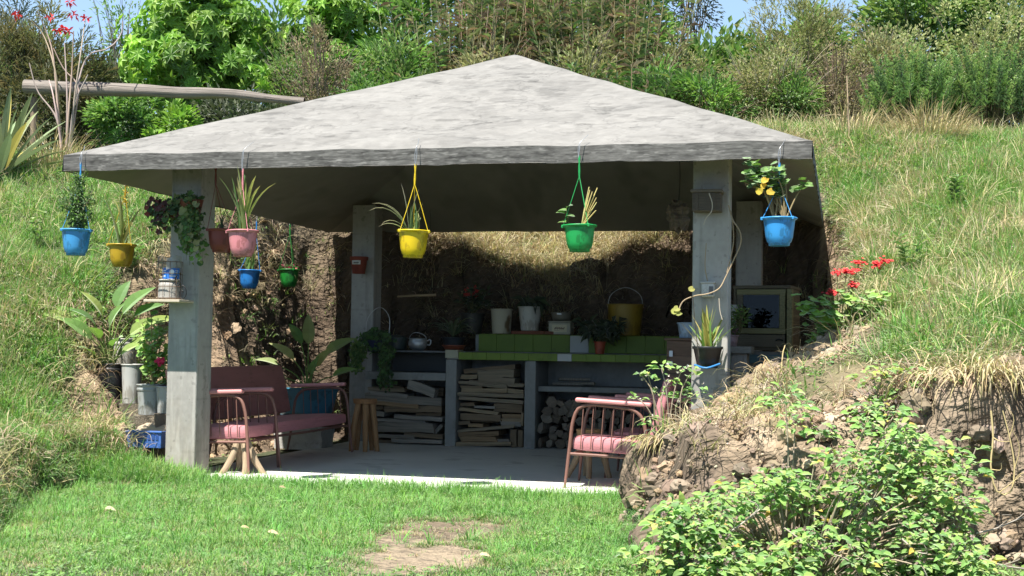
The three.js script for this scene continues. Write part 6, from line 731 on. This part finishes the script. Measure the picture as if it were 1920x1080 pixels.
cane('thin root lying across the bare earth of the mound', 7.9, [[1700, 815], [1760, 822], [1810, 812], [1840, 790]], 0.005, [0.42, 0.33, 0.24], 'root');
cane('hanging straw coloured root that loops down the dark earth', 7.3, [[1858, 770], [1862, 820], [1858, 880], [1872, 925], [1893, 925], [1902, 880], [1893, 820], [1880, 770]], 0.006, [0.5, 0.4, 0.2], 'root');
strawClump('thick dry grass fringe hanging over the cut edge at the picture edge', V(atZ(1880, 690, 7.75).x, atZ(1880, 690, 7.75).y, -7.75), 140, [0.1, 0.5], 0.22, 1.4, STRAW, 'grass_fringe');
strawClump('dry grass fringe over the cut edge above the thin root', V(atZ(1780, 690, 7.8).x, atZ(1780, 690, 7.8).y, -7.8), 80, [0.08, 0.34], 0.2, 1.3, STRAW, 'grass_fringe');
strawClump('matted dry grass draped over the mound end above the boulder', V(atZ(1250, 815, 8.75).x, atZ(1250, 815, 8.75).y, -8.6), 200, [0.1, 0.26], 0.12, 1.4, STRAW, 'grass_fringe');
// red geraniums on the slope by the pavilion
{ const b = onGround(1570, 625, 8), t = thing('geranium', 'red flowering geranium on the grassy slope by the pavilion', 'flowering plant', b, 0), g = new G(), st = new G(), f = new G(), R = (px, py) => atZ(px, py, -b.z).sub(b);
  for (const [px, py] of [[1540, 570], [1575, 560], [1525, 600], [1600, 570], [1620, 580], [1560, 600], [1590, 600], [1545, 620], [1515, 570], [1640, 560], [1535, 645]]) { const e = R(px, py).add(V(0, 0, rr(-0.1, 0.1))); twigTube(st, [V(0, -0.05, 0), e.clone().multiplyScalar(0.6).add(V(0, 0.05, 0)), e], 0.006, 0.003, [0.16, 0.14, 0.07], 6, 4); for (let k = 0; k < 16; k++) roundLeaf(g, e.clone().add(V(gauss() * 0.07, gauss() * 0.06, gauss() * 0.07)), V(rr(-0.5, 0.5), 1, rr(0.1, 0.8)).normalize(), rr(0.025, 0.045), vary(pick(PAL.bright), 0.2)); }
  for (const [px, py, n] of [[1558, 548, 52], [1588, 509, 64], [1600, 533, 46], [1612, 492, 34], [1645, 494, 64], [1662, 489, 44], [1570, 511, 34], [1608, 506, 26]]) { const e = R(px, py); twigTube(st, [V(e.x * 0.5, e.y * 0.3, 0), e.clone().multiplyScalar(0.8), e], 0.004, 0.003, [0.14, 0.16, 0.06], 6, 4); for (let k = 0; k < n; k++) roundLeaf(f, e.clone().add(V(gauss() * 0.036, gauss() * 0.02, gauss() * 0.03)), V(rr(-0.6, 0.6), 0.9, rr(0, 0.9)).normalize(), rr(0.009, 0.014), vary([0.72, 0.025, 0.03], 0.3)); }
  mesh('stems', st.geo(), M.twig, t); mesh('foliage', g.geo(), M.leaf, t); mesh('flowers', f.geo(), M.petal, t, 'bright red flower heads'); }
// weeds on the slopes
for (const [px, py, n, lab] of [[1790, 400, 14, 'leafy weed standing high on the sunny slope'], [1705, 520, 8, 'small dark weed on the slope beside the geranium'], [248, 520, 8, 'thin weed in the grass under the mustard yellow pot'], [140, 395, 7, 'low weed under the sky blue pot on the slope'], [70, 470, 7, 'low leafy weed on the slope at the picture edge']]) { const b = onGround(px, py, 9), t = thing('weed', lab, 'weed', b, 0), g = new G(), st = new G(), h = 0.35; for (let i = 0; i < 3; i++) { const e = V(rr(-0.1, 0.1), h * rr(0.7, 1.1), rr(-0.05, 0.05)); twigTube(st, [V(0, -0.03, 0), V(e.x * 0.4, h * 0.5, 0), e], 0.005, 0.002, [0.16, 0.18, 0.06], 6, 4); for (let k = 0; k < n * 2; k++) { const a = rr(0, 6.283); bigLeafLite(g, V(e.x, e.y, e.z).multiplyScalar(rr(0.3, 1)), V(Math.cos(a), 0.5, Math.sin(a)).normalize(), V(0, 1, 0.2), rr(0.07, 0.12), 0.028, vary(pick(PAL.mid), 0.2)); } } mesh('stems', st.geo(), M.twig, t); mesh('leaves', g.geo(), M.leaf, t); }
// fallen leaves and twigs on the lawn
for (const [px, py, L, lab, c] of [[207, 967, 0.07, 'pale fallen leaf on the lawn nearest the sloping bank', [0.6, 0.5, 0.32]], [460, 1003, 0.05, 'small brown fallen leaf on the lawn, first of two close together', [0.5, 0.36, 0.2]], [512, 1013, 0.065, 'tan fallen leaf on the lawn, second of two close together', [0.58, 0.44, 0.27]], [910, 1056, 0.06, 'tan fallen leaf on the lawn just past the bare patch', [0.56, 0.44, 0.28]], [530, 925, 0.05, 'small brown fallen leaf on the lawn near the floor edge', [0.36, 0.26, 0.15]], [225, 873, 0.05, 'cream fallen leaf in the grass below the blue crate', [0.6, 0.52, 0.3]], [242, 892, 0.045, 'tan fallen leaf in the grass below the cream one', [0.5, 0.42, 0.25]]]) { const b = onGround(px, py, 6.5), t = thing('fallen_leaf', lab, 'leaf', b.add(V(0, 0.045, 0)), 0), g = new G(); bigLeaf(g, V(-L / 2, 0, 0), V(1, 0.15, 0.2).normalize(), V(0, 1, 0.4).normalize(), L, L * 0.55, c, 0.4); mesh('blade', g.geo(), M.leafDry, t); }
{ const b = onGround(298, 870, 7), t = thing('twig', 'short bent dead twig sticking up from the lawn by the post', 'twig', b, 0), st = new G(); twigTube(st, [V(0.05, 0.0, 0.05), V(0, 0.05, 0), V(-0.02, 0.11, 0), V(0.0, 0.16, -0.02)], 0.006, 0.004, [0.42, 0.34, 0.2], 10, 5); mesh('stem', st.geo(), M.twig, t); }
const renderer = new THREE.WebGLRenderer({ antialias: true });
renderer.toneMapping = THREE.LinearToneMapping; renderer.toneMappingExposure = EXPOSURE;
renderer.shadowMap.enabled = true; renderer.shadowMap.type = THREE.PCFSoftShadowMap;
renderer.setSize(1024, 576); renderer.render(scene, camera);
